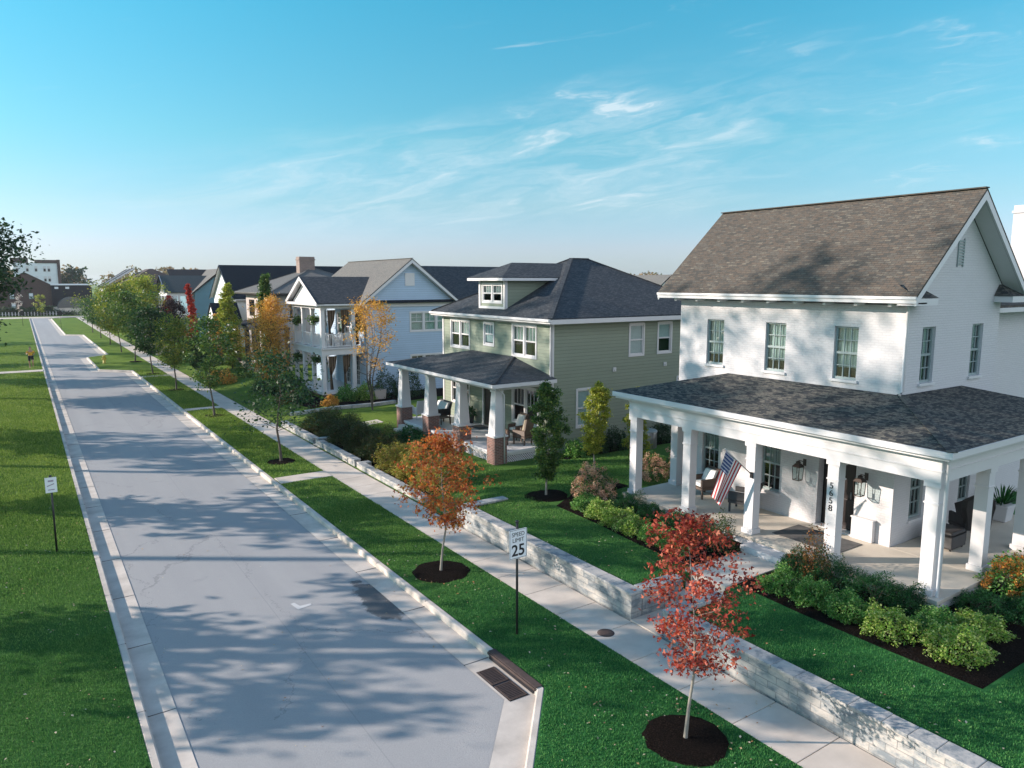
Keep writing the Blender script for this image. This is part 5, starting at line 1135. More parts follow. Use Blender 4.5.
# ------------------------------------------------------------------ shrubs
GD = 'shrubs in the bed along the white house porch'
sh = [(14.38,9.98,.48,.52,'leaf_light','light green shrub nearest the path in the right-hand bed'),(14.42,9.2,.5,.5,'leaf_light','light green shrub second from the path in the right-hand bed'),
      (14.42,8.35,.52,.52,'leaf_light','light green shrub third from the path in the right-hand bed'),(14.45,7.45,.52,.56,'leaf_variegated','yellow-tinted shrub fourth from the path in the right-hand bed'),
      (15.2,6.85,.45,.5,'leaf_light','light shrub below the porch corner, set back from the front row'),(14.62,6.15,.6,.6,'leaf_variegated','large pale shrub at the point of the right-hand bed, last of the front row'),
      (15.95,6.35,.5,.45,'leaf_variegated','yellow-green shrub to the right of the large pale shrub'),
      (15.5,10.35,.42,.62,'leaf_dark','dark round shrub beside the porch step'),(15.55,9.35,.62,.8,'leaf_dark','big dark shrub under the house number column'),(15.6,8.35,.60,.75,'leaf_dark','big dark shrub left of the porch corner column'),
      (15.75,7.75,.4,.6,'leaf_dark','dark shrub at the porch corner'),(17.0,6.75,.6,.5,'leaf_dark','low spreading dark shrub right of the porch corner'),(17.6,6.0,.62,.45,'leaf_dark','low dark shrub at the right edge, in front of the orange flowers'),(18.9,5.9,.6,.5,'leaf_light','light green shrub at the right edge of the bed'),
      (14.5,17.3,.42,.5,'leaf_light','light green shrub at the far end of the left-hand bed'),(14.42,16.5,.45,.5,'leaf_variegated','yellow-green shrub second in the left-hand bed'),(14.38,15.7,.48,.5,'leaf_variegated','bright yellow shrub in the middle of the left-hand bed'),
      (14.34,14.85,.48,.5,'leaf_variegated','yellow-green shrub fourth in the left-hand bed'),(14.3,14.0,.46,.48,'leaf_light','light green shrub fifth in the left-hand bed, behind the red maple'),(14.3,13.2,.46,.5,'leaf_light','light green shrub nearest the path in the left-hand bed, behind the red maple'),
      (15.55,16.5,.55,.6,'leaf_dark','dark rounded shrub beneath the leftmost porch column'),(15.5,15.4,.45,.5,'leaf_dark','small dark shrub left of the second porch column'),(15.45,14.2,.55,.62,'leaf_dark','dark shrub right of the second porch column'),(15.45,13.3,.55,.6,'leaf_dark','dark shrub between the flag and the step')]
for i, (x, y, r, h, mt, lb) in enumerate(sh): 
    dk_ = mt == 'leaf_dark'
    make_shrub('shrub', (x,y,yard(x,y)+.03), r*1.0, h*.86, .045 if not dk_ else .035, mt, lb, group=GD, n=5200 if not dk_ else 8000, seed=100+i, lump=.3, asp=.7 if not dk_ else .5)
make_shrub('mixed_shrub', (15.65,10.0,.78), .42, 1.15, .06, 'leaf_brown', 'upright green and russet shrub right of the porch step', n=1600, seed=140, lump=.35)
make_shrub('mixed_shrub', (15.25,12.45,.78), .42, .95, .055, 'leaf_hedge', 'upright dark green and russet shrub left of the porch step', n=1600, seed=141, lump=.35)
for i, (x, y, r, h, lb) in enumerate([(15.2,17.75,.75,1.0,'hydrangea with brown-pink flower heads at the far end of the white porch'),(16.0,18.6,.7,.95,'hydrangea with drying flower heads, behind the end column of the white porch'),(18.6,18.5,.7,1.0,'hydrangea with orange-tan heads seen through the left porch bay'),(20.1,18.4,.7,1.0,'hydrangea seen through the left porch bay, nearest the white pilaster')]):
    make_shrub('hydrangea', (x,y,.76), r, h, .085, 'leaf_green', lb, 'hydrangea', 'drying hydrangeas by the white house', n=1000, seed=150+i, flowers='flower', fr=.095, fn=85)
make_shrub('flowering_shrub', (18.5,6.9,.78), .52, .8, .08, 'leaf_light', 'shrub with orange flower heads at the right edge of the picture', n=1500, seed=160, flowers='orange_flower', fr=.09, fn=60)
make_shrub('flowering_shrub', (19.7,6.7,.78), .6, .9, .08, 'leaf_variegated', 'second orange-flowered shrub, cut by the right edge of the picture', n=1500, seed=161, flowers='orange_flower', fr=.09, fn=60)
# feathery hedge between pavement and green house
for i, (y, mt, h, lb) in enumerate([(23.6,'leaf_feather',1.25,'feathery yellow-green shrub just behind the orange maple'),(25.4,'leaf_feather',1.4,'feathery yellow-green shrub, second from the orange maple'),(27.2,'leaf_feather',1.45,'feathery yellowing shrub at the break in the stone edging'),
      (29.4,'leaf_hedge',1.4,'dull green and russet feathery shrub, first of the dark group'),(31.2,'leaf_hedge',1.5,'dull green and russet feathery shrub, second of the dark group'),(33.0,'leaf_hedge',1.5,'feathery shrub in shade, third of the dark group'),(34.8,'leaf_hedge',1.45,'dull russet feathery shrub, fourth of the dark group'),(36.7,'leaf_hedge',1.4,'feathery shrub farthest from the orange maple')]):
    make_shrub('feathery_shrub', (12.75,y,yard(12.7,y)), 1.05, h*.8, .11, mt, lb, group='feathery shrubs along the stone edging', n=8500, seed=170+i, lump=.28, asp=.26, up=1.0)
for i, (x, y, r, h, mt, lb) in enumerate([(14.6,29.0,.8,.55,'leaf_dark','low dark shrub left of the green house porch steps'),(14.7,30.6,.8,.6,'leaf_dark','low dark shrub at the green house porch steps'),(19.2,23.7,.5,.7,'leaf_light','bright green shrub at the near corner of the green side wall'),(20.4,23.7,.55,.85,'leaf_deep','dark shrub against the green side wall, left of the yellow-green tree'),
      (21.6,23.8,.55,.9,'leaf_deep','dark shrub against the green side wall behind the yellow-green tree'),(24.4,23.8,.55,.85,'leaf_deep','dark shrub to the right of the air conditioner'),(16.6,43.4,.7,.9,'leaf_light','light green shrub at the foot of the blue house corner'),(17.8,43.2,.7,.9,'leaf_variegated','yellow-green shrub below the blue side wall'),
      (14.2,44.6,.6,.7,'leaf_dark','clipped dark ball shrub in front of the blue house portico'),(13.8,46.0,.7,.6,'leaf_brown','russet ground shrub left of the clipped dark ball'),(14.7,47.6,.9,1.0,'leaf_deep','dark shrub before the blue house portico'),(14.8,49.6,1.0,1.3,'leaf_green','green shrub at the far column of the blue house portico'),
      (13.6,50.6,1.0,1.1,'leaf_deep','dark shrub between the orange-gold tree and the pavement'),(15.2,42.4,.5,.6,'leaf_gold','small yellow shrub by the stone edging of the blue house garden'),(19.4,43.4,.9,1.5,'leaf_deep','dark tall shrub against the blue wall near the brick pier'),(20.8,42.9,.9,1.7,'leaf_deep','dark shrub seen under the green house porch roof'),
      (12.6,58.5,.9,1.0,'leaf_gold','orange-leaved ground shrub beside the pavement beyond the portico'),(12.5,61.0,.9,.6,'leaf_gold','low orange shrub at the pavement edge, farther along'),(14.6,59.5,1.1,1.3,'leaf_green','green shrub in front of the beige house porch'),(14.2,70,1.0,1.2,'leaf_deep','dark shrub in front of the beige house'),
      (12.6,76.5,1.0,1.1,'leaf_deep','black-green shrub by the white gable house path'),(12.5,86,.9,.9,'flower_pale','white flowering shrub beside the pavement near the teal house'),(12.5,91,.9,.9,'flower_pale','white flowering shrub beside the pavement, beyond the first white one'),(13.2,104,1.3,1.5,'leaf_purple','purple shrub in front of the teal house portico')]):
    make_shrub('garden_shrub', (x,y,yard(x,y)), r, h, .1 if y > 30 else .075, mt, lb, group='garden shrubs along the row of houses', n=2600, seed=200+i, lump=.28)
for i, (x, y, lb) in enumerate([(17.0,41.2,'square stone planter at the corner of the blue house garden')]):
    t = empty('stone_planter', (18.6,43.0,.5), lb, 'planter'); k = MB(); k.frus(18.6,43.0,.5,1.2,.7,.8); k.build('pot', M['beige'], t, bevel=.02); rg = np.random.default_rng(7); leaf_mesh('foliage', shrub_pts(rg,300,.4,.4)+np.array([18.6,43,1.15]), .1, M['leaf_green'], t, rg, off=(18.6,43,.5))
ed = MB()
for (ax, ay), (bx_, by_) in zip([(12.6,42.0),(13.9,41.3),(15.2,40.8),(17.2,40.6)], [(13.9,41.3),(15.2,40.8),(17.2,40.6),(18.8,40.9)]): ed.bar((ax,ay,yard(ax,ay)+.08),(bx_,by_,yard(bx_,by_)+.08),.28,.22)
single(ed.build('stone_edging', M['coping'], bevel=.02), 'curving pale stone edging round the blue house flower bed', 'edging')
hd = []
make_shrub('dark_hedge', (1.6,206.5,.1), 1.4, 2.0, .35, 'leaf_deep', 'long dark hedge behind the white fence posts', 'hedge', n=6000, seed=260, rxy=(5.5,1))

# far woods
rgw = np.random.default_rng(33)
def wood(name, cx, cy, wx, wy, n, h, mat, seed, base=0):
    rg = np.random.default_rng(seed); P = []
    for i in range(n):
        a = rg.uniform(-1,1); b = rg.uniform(-1,1); r = rg.uniform(3.5,6); hh = h*rg.uniform(.75,1.1)
        q = rg.normal(size=(150,3)); q /= np.linalg.norm(q, axis=1)[:,None]; q *= np.array([r, r, r*.9])*rg.uniform(.7,1,size=(150,1)); q[:,2] += hh-r*.8+base; q[:,0] += cx+a*wx; q[:,1] += cy+b*wy; P.append(q)
        q = rg.normal(size=(60,3)); q /= np.linalg.norm(q, axis=1)[:,None]; q *= np.array([r*.8, r*.8, hh*.4]); q[:,2] += hh*.4+base; q[:,0] += cx+a*wx; q[:,1] += cy+b*wy; P.append(q)
    o = leaf_mesh(name, np.concatenate(P), 1.5, M[mat], None, rg, asp=.9); o['kind'] = 'stuff'; return o
M['leaf_autumnwood'] = leaf_mat('autumn_wood_leaves', [(.07,.09,.03), (.16,.13,.04), (.26,.13,.05), (.32,.20,.08)])
o = wood('distant_wood', 60, 430, 150, 30, 90, 14.5, 'leaf_autumnwood', 5); tag(o, 'far autumn wood along the horizon', 'wood')
o = wood('distant_wood', 330, 330, 130, 50, 70, 12, 'leaf_autumnwood', 6); tag(o, 'far wood behind the houses on the right', 'wood')
make_tree('distant_tree', (16,300,0), 12.5, 3, 4.5, 'round', 1.2, 'leaf_deep', 'dark green distant tree beside the white apartment block', n=60, per=16, seed=301, tr=.3)
make_tree('distant_tree', (118,118,0), 9.6, 2, 2.6, 'round', .5, 'leaf_autumnwood', 'small tan tree top showing just left of the white house roof', n=50, per=20, seed=302, tr=.2)
make_tree('distant_tree', (113,121,0), 9.0, 2, 2.0, 'round', .5, 'leaf_deep', 'small dark tree top above the right slope of the green house roof', n=50, per=20, seed=303, tr=.2)
make_tree('park_sapling', (3.6,203.6,.1), 5.0, 1.0, 1.1, 'oval', .35, 'leaf_lime', 'yellow-green young tree in front of the brick building', n=40, per=14, seed=304, tr=.06)
make_tree('park_sapling', (-.4,203.8,.1), 5.2, 1.2, .9, 'oval', .3, 'flower_pale', 'pale thin young tree in front of the brick building', n=36, per=7, seed=305, tr=.06)

# ------------------------------------------------------------------ signs, drains
def sign_post(loc, h, label, name='street_sign', r=.028):
    t = empty(name, loc, label, 'sign'); m = MB(); m.tube([(0,0,-.1),(0,0,h)], r, 10); m.lathe(0,0,[(r+.012,h-.01),(r+.014,h+.02),(0,h+.045)],10); m.build('post', M['black'], t, local=True); return t
s1 = sign_post((8.66,12.66,.17), 2.62, 'white SPEED LIMIT 25 sign on a black post in the grass verge', 'speed_limit_sign')
m = MB(); bv = .03; W_, Hh = .235, .335; pts = []
for sx, sz, a0 in ((1,1,0),(-1,1,90),(-1,-1,180),(1,-1,270)):
    for k_ in range(5): a = R(a0+k_*22.5); pts.append((sx*(W_-bv)+bv*math.cos(a), sz*(Hh-bv)+bv*math.sin(a)))
n = len(pts); sf = 0.0; zc = 2.13
m.add([(x,-.045,z+zc) for x, z in pts]+[(x,-.040,z+zc) for x, z in pts], [tuple(range(n))[::-1], tuple(range(n,2*n))]+[(i,(i+1)%n,(i+1)%n+n,i+n) for i in range(n)])
M['sign_white'] = plain('sign_face_white', (.80,.82,.84), .35, .03)
pn = m.build('panel', M['sign_white'], s1, local=True)
m = MB()
def frame_ring(m, w1, h1, w2, h2, y, zc):
    a = [(-w1,h1),(w1,h1),(w1,-h1),(-w1,-h1)]; b = [(-w2,h2),(w2,h2),(w2,-h2),(-w2,-h2)]
    m.add([(x,y,z+zc) for x, z in a]+[(x,y,z+zc) for x, z in b], [(i,(i+1)%4,(i+1)%4+4,i+4) for i in range(4)])
frame_ring(m, W_-.012, Hh-.012, W_-.020, Hh-.020, -.0475, zc); m.build('border', M['black'], s1, local=True)
MY = Matrix(((1,0,0,0),(0,0,-1,0),(0,1,0,0),(0,0,0,1)))
M['ink'] = plain('sign_ink', (.012,.012,.016), .4, .05)
def sgn(txt, size, z, bold, sx=1.0):
    mt = Matrix.Translation((0,-.048,zc+z)) @ MY @ Matrix.Diagonal((sx,1,1,1))
    o = text_mesh(txt, size, 'lettering', M['ink'], s1, mt, .001); return o
def thick(o, k):
    return o
sgn('SPEED', .135, .215, False, .93); sgn('LIMIT', .135, .085, False, .98)
for dx in (-.004,.0,.004): pass
big25 = bpy.data.curves.new('digits', 'FONT'); big25.body = '25'; big25.size = .36; big25.align_x = 'CENTER'; big25.align_y = 'CENTER'; big25.offset = .006; big25.extrude = .001
to = bpy.data.objects.new('digits', big25); COL.objects.link(to); bpy.context.view_layer.update(); me = bpy.data.meshes.new_from_object(to.evaluated_get(bpy.context.evaluated_depsgraph_get())); bpy.data.objects.remove(to)
me.transform(Matrix.Translation((0,-.048,zc-.155)) @ MY); me.materials.clear(); me.materials.append(M['ink']); o = bpy.data.objects.new('digits', me); COL.objects.link(o); o.parent = s1
s2 = sign_post((.31,24.38,.16), 2.27, 'small white parking sign on a thin black post in the left lawn')
m = MB(); m.box(-.145,.145,-.045,-.04,1.80,2.25); m.build('panel', M['sign_white'], s2, local=True)
M['faded'] = plain('faded_sign_ink', (.35,.30,.36), .5)
m = MB(); m.box(-.07,.07,-.0475,-.0455,2.12,2.17); m.add([(-.10,-.0475,1.98),(.08,-.0475,2.04),(.08,-.0475,2.07),(-.10,-.0475,2.01)], [(0,1,2,3)]); m.box(-.08,.08,-.0475,-.0455,1.87,1.90); m.build('markings', M['faded'], s2, local=True)
for (x, y, lb) in ((0.0,157.5,'black-backed sign on a thin post at the far left kerb'),(5.2,141,'black-backed sign on a thin post at the far right peninsula')):
    t = sign_post((x,y,.15), 2.3 if x < 1 else 2.7, lb, 'street_sign'); m = MB(); zc_ = 2.35 if x < 1 else 2.75
    m.add([(.42*math.cos(R(22.5+45*i)), -.05, zc_+.42*math.sin(R(22.5+45*i))) for i in range(8)]+[(.42*math.cos(R(22.5+45*i)), -.03, zc_+.42*math.sin(R(22.5+45*i))) for i in range(8)], [tuple(range(8)), tuple(range(15,7,-1))]+[(i,i+8,(i+1)%8+8,(i+1)%8) for i in range(8)]); m.build('panel', M['black'], t, local=True)
hy = empty('fire_hydrant', (6.3,80.5,.15), 'small yellow hydrant on the grass peninsula beyond the first parking bay', 'hydrant')
M['yellow'] = plain('yellow_paint', (.55,.42,.06), .5)
m = MB(); m.lathe(0,0,[(.22,0),(.22,.05),(.15,.07),(.15,.75),(.19,.78),(.19,.83),(.13,.95),(.04,1.02),(0,1.04)],12); m.build('barrel', M['yellow'], hy, local=True); m = MB(); m.tube([(-.28,0,.55),(.28,0,.55)],.07,8); m.tube([(0,-.26,.5),(0,0,.5)],.08,8); m.build('nozzle', M['yellow'], hy, local=True)
for i, (y0_, y1_, lb) in enumerate([(11.42,12.0,'rusty grate of the road drain, farther of the two'),(10.78,11.36,'rusty grate of the road drain, nearer of the two')]):
    m = MB(); x0_, x1_ = 7.22, 7.62; m.box(x0_,x1_,y0_,y0_+.03,-.02,.028); m.box(x0_,x1_,y1_-.03,y1_,-.02,.028); m.box(x0_,x0_+.03,y0_+.031,y1_-.031,-.02,.028); m.box(x1_-.03,x1_,y0_+.031,y1_-.031,-.02,.028)
    for k_ in range(10): yy = y0_+.06+k_*(y1_-y0_-.12)/9; m.box(x0_+.031,x1_-.031,yy-.011,yy+.011,-.02,.024)
    o = m.build('grate', M['rust']); single(o, lb, 'drain grate')
m = MB(); m.box(7.2,7.64,10.76,12.02,.013,.016); struct(m.build('gutter', M['ink']))
m = MB(); m.box(7.73,7.90,10.66,12.4,.155,.172); m.box(7.705,7.735,10.66,12.4,.10,.1545)
o = m.build('kerb_inlet', M['rust'], bevel=.01); single(o, 'rusty cast iron kerb inlet hood above the drain grates', 'drain inlet')
m = MB(); m.box(7.715,7.745,10.72,12.34,.02,.099); struct(m.build('kerb', M['ink']))
m = MB(); m.lathe(10.38,11.62,[(0,.163),(.17,.163),(.175,.160),(.175,.156),(.19,.156),(.195,.15)],28)
for k_ in range(7): m.box(10.26+.036*k_,10.275+.036*k_,11.54,11.70,.163,.166)
single(m.build('manhole_cover', M['rust']), 'round dark iron cover set in the pavement near the wall end', 'manhole cover')
m = MB(); m.lathe(7.5,35.5,[(0,.02),(.26,.02),(.27,.013)],20); 
pm = MB(); pm.poly([(5.02,17.40,.006),(5.12,17.42,.006),(5.18,17.16,.006),(5.45,17.15,.006),(5.44,17.05,.006),(5.08,16.98,.006)][::-1]); M['roadpaint'] = plain('worn_white_paint', (.5,.5,.5), .8)
single(pm.build('paint_mark', M['roadpaint']), 'small worn white paint mark in the middle of the road', 'paint mark')
hy.scale = (.8,.8,.8)
# ------------------------------------------------------------------ runner
def skin(name, pts, edges, rad, mat, parent, lvl=2):
    me = bpy.data.meshes.new(name); me.from_pydata(pts, edges, []); me.update(); o = bpy.data.objects.new(name, me); COL.objects.link(o)
    s = o.modifiers.new('skin', 'SKIN'); me.skin_vertices[0].data[0].use_root = True
    for i, r in enumerate(rad): me.skin_vertices[0].data[i].radius = r if hasattr(r, '__len__') else (r, r)
    u = o.modifiers.new('sub', 'SUBSURF'); u.levels = lvl; u.render_levels = lvl
    bpy.context.view_layer.update(); m2 = bpy.data.meshes.new_from_object(o.evaluated_get(bpy.context.evaluated_depsgraph_get())); bpy.data.objects.remove(o)
    m2.materials.clear(); m2.materials.append(mat)
    for p in m2.polygons: p.use_smooth = True
    q = bpy.data.objects.new(name, m2); COL.objects.link(q); q.parent = parent; return q
M['skin'] = plain('skin_tone', (.42,.24,.17), .55); M['hair'] = plain('dark_hair', (.03,.02,.015), .6); M['shirt'] = plain('yellow_orange_shirt', (.62,.34,.04), .8); M['shorts'] = plain('black_shorts', (.012,.012,.018), .8)
rn = empty('person', (.35,79.5,.16), 'runner in a yellow-orange top and black shorts on the grass beside the left kerb', 'person')
J = [(0,0,.98),(0,.01,1.18),(0,.0,1.42),(0,-.02,1.52),(0,-.03,1.60),(0,-.05,1.72), (.10,0,.93),(.12,-.22,.60),(.11,.02,.20),(.11,-.12,.14), (-.10,0,.93),(-.11,.06,.50),(-.10,.12,.10),(-.10,-.02,.04), (.20,0,1.40),(.27,.14,1.18),(.22,-.06,1.10),(.20,-.14,1.12), (-.20,0,1.40),(-.27,-.06,1.16),(-.20,-.26,1.22),(-.17,-.33,1.26)]
Ed = [(0,1),(1,2),(2,3),(3,4),(4,5),(0,6),(6,7),(7,8),(8,9),(0,10),(10,11),(11,12),(12,13),(2,14),(14,15),(15,16),(16,17),(2,18),(18,19),(19,20),(20,21)]
Rd = [(.14,.11),(.12,.10),(.16,.11),.055,.085,(.09,.10),.085,.06,.045,.04,.085,.06,.045,.04,.055,.042,.033,.04,.055,.042,.033,.04]
skin('body', J, Ed, Rd, M['skin'], rn)
skin('shirt', [J[0],J[1],J[2],J[14],(.26,.09,1.25),J[18],(-.26,-.04,1.23)], [(0,1),(1,2),(2,3),(3,4),(2,5),(5,6)], [(.165,.135),(.15,.13),(.185,.135),.08,.075,.08,.075], M['shirt'], rn)
skin('shorts', [J[0],J[6],(.12,-.17,.66),J[10],(-.11,.045,.58)], [(0,1),(1,2),(0,3),(3,4)], [(.16,.13),.115,.10,.115,.10], M['shorts'], rn)
skin('hair', [(0,-.02,1.69),(0,-.03,1.78)], [(0,1)], [.085,(.09,.10)], M['hair'], rn)
rn.scale = (1.12,1.12,1.12)

# ------------------------------------------------------------------ grass blades near the camera, fallen leaves
def blades(regions, seed=9):
    rg = np.random.default_rng(seed); P = []
    for (x0, x1, y0, y1, dens, zf, excl) in regions:
        n = int((x1-x0)*(y1-y0)*dens); x = rg.uniform(x0, x1, n); y = rg.uniform(y0, y1, n); keep = np.ones(n, bool)
        for cx, cy, r in excl: keep &= (x-cx)**2+(y-cy)**2 > r*r*(1+.08*np.sin(9*np.arctan2(y-cy,x-cx)))
        x = x[keep]; y = y[keep]; z = np.array([zf(a, b) for a, b in zip(x, y)]); P.append(np.stack([x, y, z], 1)[z > -1])
    P = np.concatenate(P); n = len(P); a = rg.uniform(0, 6.283, n); far_ = np.clip((P[:,1]-16)/20,0,1); h = rg.uniform(.022,.048,n)*(1+far_); w = rg.uniform(.005,.010,n)*(1+1.4*far_); lean = rg.uniform(0,.03,n); b = rg.uniform(0,6.283,n)
    dx = np.cos(a)*w; dy = np.sin(a)*w
    V = np.stack([np.stack([P[:,0]-dx, P[:,1]-dy, P[:,2]-.008],1), np.stack([P[:,0]+dx, P[:,1]+dy, P[:,2]-.008],1), np.stack([P[:,0]+lean*np.cos(b), P[:,1]+lean*np.sin(b), P[:,2]+h],1)], 1).reshape(-1,3)
    me = bpy.data.meshes.new('grass_blades'); me.vertices.add(3*n); me.vertices.foreach_set('co', V.astype(np.float32).ravel()); me.loops.add(3*n); me.polygons.add(n)
    me.loops.foreach_set('vertex_index', np.arange(3*n, dtype=np.int32)); me.polygons.foreach_set('loop_start', (np.arange(n)*3).astype(np.int32)); me.update(calc_edges=True)
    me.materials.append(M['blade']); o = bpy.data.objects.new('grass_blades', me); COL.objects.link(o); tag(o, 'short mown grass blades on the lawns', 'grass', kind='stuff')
def blade_mat():
    t = NT('grass_blade'); g = t.n('NewGeometry'); rnd = g.outputs['Random Per Island']; p = g.outputs['Position']
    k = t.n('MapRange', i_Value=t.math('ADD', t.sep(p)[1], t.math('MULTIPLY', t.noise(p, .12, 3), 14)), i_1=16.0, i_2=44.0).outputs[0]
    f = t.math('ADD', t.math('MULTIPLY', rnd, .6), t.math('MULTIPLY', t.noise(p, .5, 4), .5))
    near = t.ramp(f, (.2,(.012,.09,.028)), (.45,(.03,.16,.046)), (.7,(.07,.25,.065)), (.92,(.16,.36,.10))); far = t.ramp(f, (.2,(.06,.14,.02)), (.45,(.13,.22,.03)), (.7,(.23,.32,.055)), (.92,(.36,.43,.10)))  # far blades hold the bright yellow of sunlit grass in their colour
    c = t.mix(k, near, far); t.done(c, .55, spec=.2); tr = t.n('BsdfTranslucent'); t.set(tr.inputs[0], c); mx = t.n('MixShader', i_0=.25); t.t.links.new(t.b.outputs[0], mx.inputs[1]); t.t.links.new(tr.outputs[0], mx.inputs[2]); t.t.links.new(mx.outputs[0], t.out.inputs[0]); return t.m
M['blade'] = blade_mat()
vf = lambda x, y: -9 if (27.9 < y < 29.0 or 47.4 < y < 48.4) else .15+.02*math.sin(math.pi*min(1,max(0,(x-kerbx(y))/(10-kerbx(y))))) if x > kerbx(y)+.02 else -9
def yf(x, y):
    if x > 13.70 and y < 10.83: return -9 if (y > 5.4-.01*x) else yard(x, y)
    if 10.6 < y < 12.14: return -9
    if x > 13.72+.02*max(0,y-12)+(.0 if y < 16 else .1) and 12.1 < y < 18.3: return -9
    return yard(x, y)
tr_ = [(8.95,7.92,.74),(8.95,16.77,.80),(8.98,31.5,.6)]
blades([(5.5,7.0,4,9.4,1500,vf,[]),(7.0,9.98,4,14,2600,vf,tr_),(7.9,9.98,14,24,1500,vf,tr_),(7.9,9.98,24,50,500,vf,tr_),(11.66,13.9,12.1,20,1500,yf,[]),(11.66,16,2.5,10.5,2000,yf,[]),(11.4,18,20,23.3,700,yf,[(14.4,19.3,.78)]),(13.9,22,18.6,23.3,700,yf,[(14.4,19.3,.78)]),(13.6,15.4,23.3,36,400,yf,[]),
        (-1.5,1.16,9,18,2400,lambda x, y: .148,[]),(-3,1.16,18,32,1100,lambda x, y: .148,[]),(-4,1.16,32,52,300,lambda x, y: .148,[]),(-4,1.16,52,66,200,lambda x, y: .148,[]),(-5,1.16,66,75.9,120,lambda x, y: .148,[]),(-5,1.16,77.6,110,50,lambda x, y: .148,[]),(7.9,9.98,50,72,220,vf,[])])
M['leaf_fallen'] = leaf_mat('fallen_leaf', [(.30,.12,.05), (.45,.33,.2), (.6,.55,.42), (.4,.2,.08)], .1)
rgf = np.random.default_rng(77); n = 900
fx = np.concatenate([rgf.uniform(-4,1.1,240), rgf.uniform(1.9,7.8,200), rgf.uniform(7.95,9.95,160), rgf.normal(8.95,1.0,120), rgf.normal(8.95,1.0,80), rgf.uniform(11.7,14,100)])
fy = np.concatenate([rgf.uniform(10,30,240), rgf.uniform(11,40,200), rgf.uniform(5,30,160), rgf.normal(7.9,1.0,120), rgf.normal(16.7,1.0,80), rgf.uniform(4,19,100)])
def gz(x, y): return .19 if x < 1.15 else (.004 if x < kerbx(y)-.02 else (.185 if x < 9.98 else (.158 if x < 11.24 else yard(x,y)+.03)))
keep = [(a, b, gz(a,b)) for a, b in zip(fx, fy) if not (11.24 < a < 11.66) and not(a > 13.7)]
o = leaf_mesh('fallen_leaves', np.array(keep), .06, M['leaf_fallen'], None, rgf, up=3); tag(o, 'small fallen leaves scattered on grass and road', 'leaves', kind='stuff')

hz = bpy.data.materials.new('haze_air'); hz.use_nodes = True; hz.node_tree.nodes.clear(); ho = hz.node_tree.nodes.new('ShaderNodeOutputMaterial'); hv = hz.node_tree.nodes.new('ShaderNodeVolumePrincipled')
hv.inputs['Density'].default_value = .0002; hv.inputs['Color'].default_value = (.90,.95,1,1); hv.inputs['Anisotropy'].default_value = .2; hz.node_tree.links.new(hv.outputs[0], ho.inputs['Volume'])
hb = MB(); hb.box(-2500,2500,-2500,2500,-1.1,24); ho_ = hb.build('haze', hz); ho_['kind'] = 'stuff'; tag(ho_, 'thin pale haze in the air', 'haze')
# ------------------------------------------------------------------ light and sky
SUN = Vector((-1.0, .72, .45)).normalized(); elev = math.asin(SUN.z); az = math.atan2(SUN.x, SUN.y)
sd = bpy.data.lights.new('sun', 'SUN'); sd.energy = 5.0; sd.angle = R(.5); sd.color = (1.0,.86,.745); so = bpy.data.objects.new('sun', sd); COL.objects.link(so)
so.rotation_euler = SUN.to_track_quat('Z', 'Y').to_euler()
wd = bpy.data.worlds.new('World'); scn.world = wd; wd.use_nodes = True; nt = wd.node_tree; nt.nodes.clear()
N = lambda t, **k: (lambda n: [setattr(n, a, b) for a, b in k.items()] and n or n)(nt.nodes.new('ShaderNode'+t))
out = N('OutputWorld'); bg = N('Background'); sky = N('TexSky', sky_type='NISHITA', sun_disc=False, sun_elevation=elev, sun_rotation=az, air_density=1.0, dust_density=.6, ozone_density=1.6, altitude=100)
L = nt.links.new
def MA(op, a, b=None, c=None):
    m = N('Math', operation=op)
    for i, v in enumerate((a, b, c)):
        if v is None: continue
        if hasattr(v, 'is_linked'): L(v, m.inputs[i])
        else: m.inputs[i].default_value = v
    return m.outputs[0]
tc = N('TexCoord'); sp_ = N('SeparateXYZ'); L(tc.outputs['Generated'], sp_.inputs[0])
# project the view direction on a flat cloud layer high above
zc = MA('MAXIMUM', sp_.outputs[2], .03); u = MA('DIVIDE', sp_.outputs[0], zc); v = MA('DIVIDE', sp_.outputs[1], zc)
def dirpx(px, py):
    v = Vector((px-512, 384-py, -F)); v.rotate(cam.rotation_euler); return v.normalized()
def dotv(vec):
    d = N('VectorMath', operation='DOT_PRODUCT'); L(tc.outputs['Generated'], d.inputs[0]); d.inputs[1].default_value = vec; return d.outputs['Value']
def smooth(v, a, b):
    m = N('MapRange', interpolation_type='SMOOTHSTEP'); L(v, m.inputs[0]); m.inputs[1].default_value = a; m.inputs[2].default_value = b; return m.outputs[0]
# a long band of cirrus: streaks run along d1 -> d2 on the dome
d1 = dirpx(250,215); d2 = dirpx(860,115); nrm = d1.cross(d2).normalized(); alg = (d1+d2).normalized(); tng = nrm.cross(alg).normalized()
A_ = dotv(tng); B_ = dotv(nrm)
cb = N('CombineXYZ'); L(MA('MULTIPLY', A_, 3.2), cb.inputs[0]); L(MA('MULTIPLY', B_, 17.0), cb.inputs[1])
wn = N('TexNoise'); wn.inputs['Scale'].default_value = 1.3; wn.inputs['Detail'].default_value = 4; L(cb.outputs[0], wn.inputs[0])
vm = N('VectorMath', operation='MULTIPLY_ADD'); L(wn.outputs['Color'], vm.inputs[0]); vm.inputs[1].default_value = (1.1,1.9,0); L(cb.outputs[0], vm.inputs[2])
cn = N('TexNoise'); cn.inputs['Scale'].default_value = 1.7; cn.inputs['Detail'].default_value = 10; cn.inputs['Roughness'].default_value = .64; L(vm.outputs[0], cn.inputs[0])
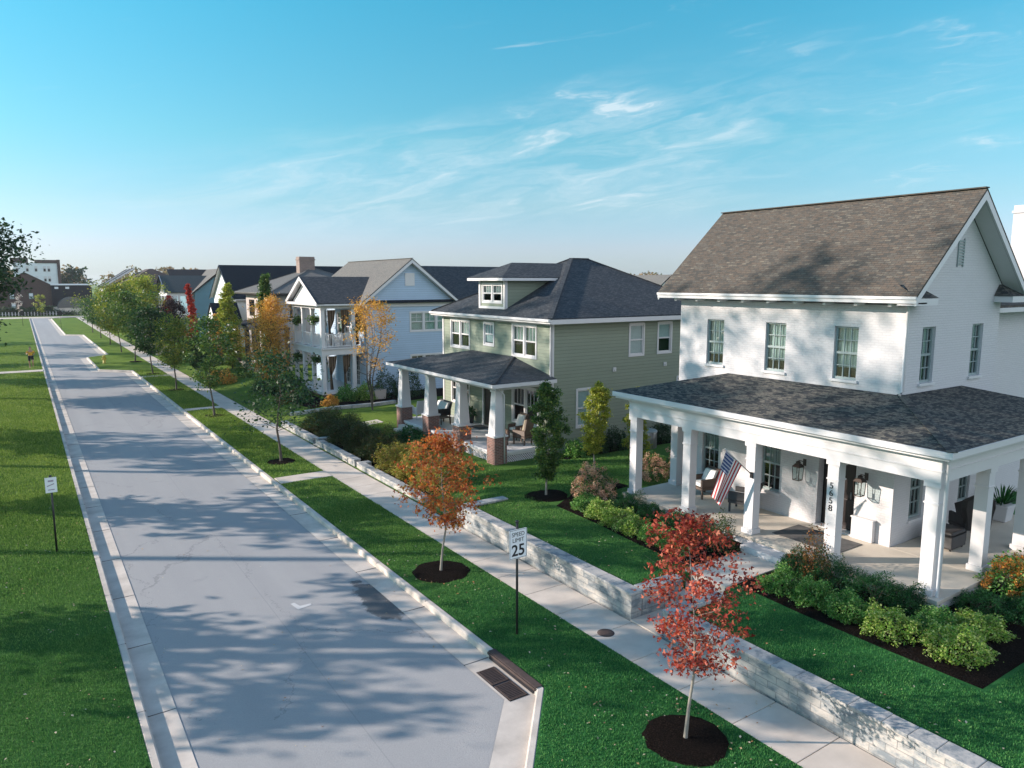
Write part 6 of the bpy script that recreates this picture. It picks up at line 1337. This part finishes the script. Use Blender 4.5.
band = MA('SUBTRACT', 1.0, smooth(MA('ABSOLUTE', MA('ADD', B_, MA('MULTIPLY', MA('SUBTRACT', wn.outputs['Fac'], .5), .10))), .02, .115))
ends = MA('MULTIPLY', smooth(A_, -.70, -.20), MA('SUBTRACT', 1.0, MA('MULTIPLY', smooth(A_, .12, .42), .75)))
c2 = N('TexNoise'); c2.inputs['Scale'].default_value = .7; c2.inputs['Detail'].default_value = 2; L(cb.outputs[0], c2.inputs[0])
thin = MA('MULTIPLY', smooth(cn.outputs['Fac'], .56, .80), smooth(c2.outputs['Fac'], .40, .60))
cl = MA('ADD', MA('MULTIPLY', MA('MULTIPLY', smooth(cn.outputs['Fac'], .34, .90), band), MA('MULTIPLY', ends, .85)), MA('MULTIPLY', thin, .8))
cl = MA('MULTIPLY', MA('MINIMUM', cl, .68), smooth(sp_.outputs[2], .03, .10))
# unseen bank of white cloud added behind the camera to brighten shaded walls
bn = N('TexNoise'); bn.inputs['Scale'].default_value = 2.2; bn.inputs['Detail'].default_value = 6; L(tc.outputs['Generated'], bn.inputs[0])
fill_bank = MA('MULTIPLY', MA('MULTIPLY', smooth(dotv((.25,-.97,0)), .10, .45), smooth(bn.outputs['Fac'], .34, .52)), MA('SUBTRACT', 1.0, smooth(sp_.outputs[2], .55, .85)))
# tint: the camera's sky is a clean cyan blue
tn = N('Mix', data_type='RGBA', blend_type='MULTIPLY'); tn.inputs[0].default_value = 1.0; L(sky.outputs[0], tn.inputs[6]); 
tr2 = N('ValToRGB'); L(sp_.outputs[2], tr2.inputs[0]); E_ = tr2.color_ramp.elements
for k_ in range(6): 
    if k_ > 1: E_.new(.5)
kk = 1/1.17
for e_, (p_, c_) in zip(E_, [(.0,(.58*kk,.77*kk,1.25*kk)),(.045,(.70*kk,.78*kk,1.12*kk)),(.10,(.62*kk,.84*kk,.95*kk)),(.18,(.5*kk,.98*kk,.97*kk)),(.34,(.33*kk,1.17*kk,1.16*kk)),(.52,(.36,.90,1.15))]): e_.position = p_; e_.color = (*c_, 1)
L(tr2.outputs[0], tn.inputs[7])
cm = N('Mix', data_type='RGBA'); L(cl, cm.inputs[0]); L(tn.outputs[2], cm.inputs[6]); cm.inputs[7].default_value = (4.3,4.7,4.95,1)
bk = N('Mix', data_type='RGBA'); L(fill_bank, bk.inputs[0]); L(cm.outputs[2], bk.inputs[6]); bk.inputs[7].default_value = (6.2,7.0,8.0,1); L(bk.outputs[2], bg.inputs[0]); bg.inputs[1].default_value = .125; L(bg.outputs[0], out.inputs[0])

scn.render.engine = 'CYCLES'; scn.cycles.max_bounces = 6; scn.cycles.diffuse_bounces = 4; scn.cycles.glossy_bounces = 2; scn.cycles.transmission_bounces = 3; scn.cycles.transparent_max_bounces = 8
scn.cycles.use_denoising = True; scn.cycles.sample_clamp_indirect = 4
scn.view_settings.view_transform = 'Standard'; scn.view_settings.look = 'None'; scn.view_settings.gamma = 1; scn.view_settings.exposure = .75
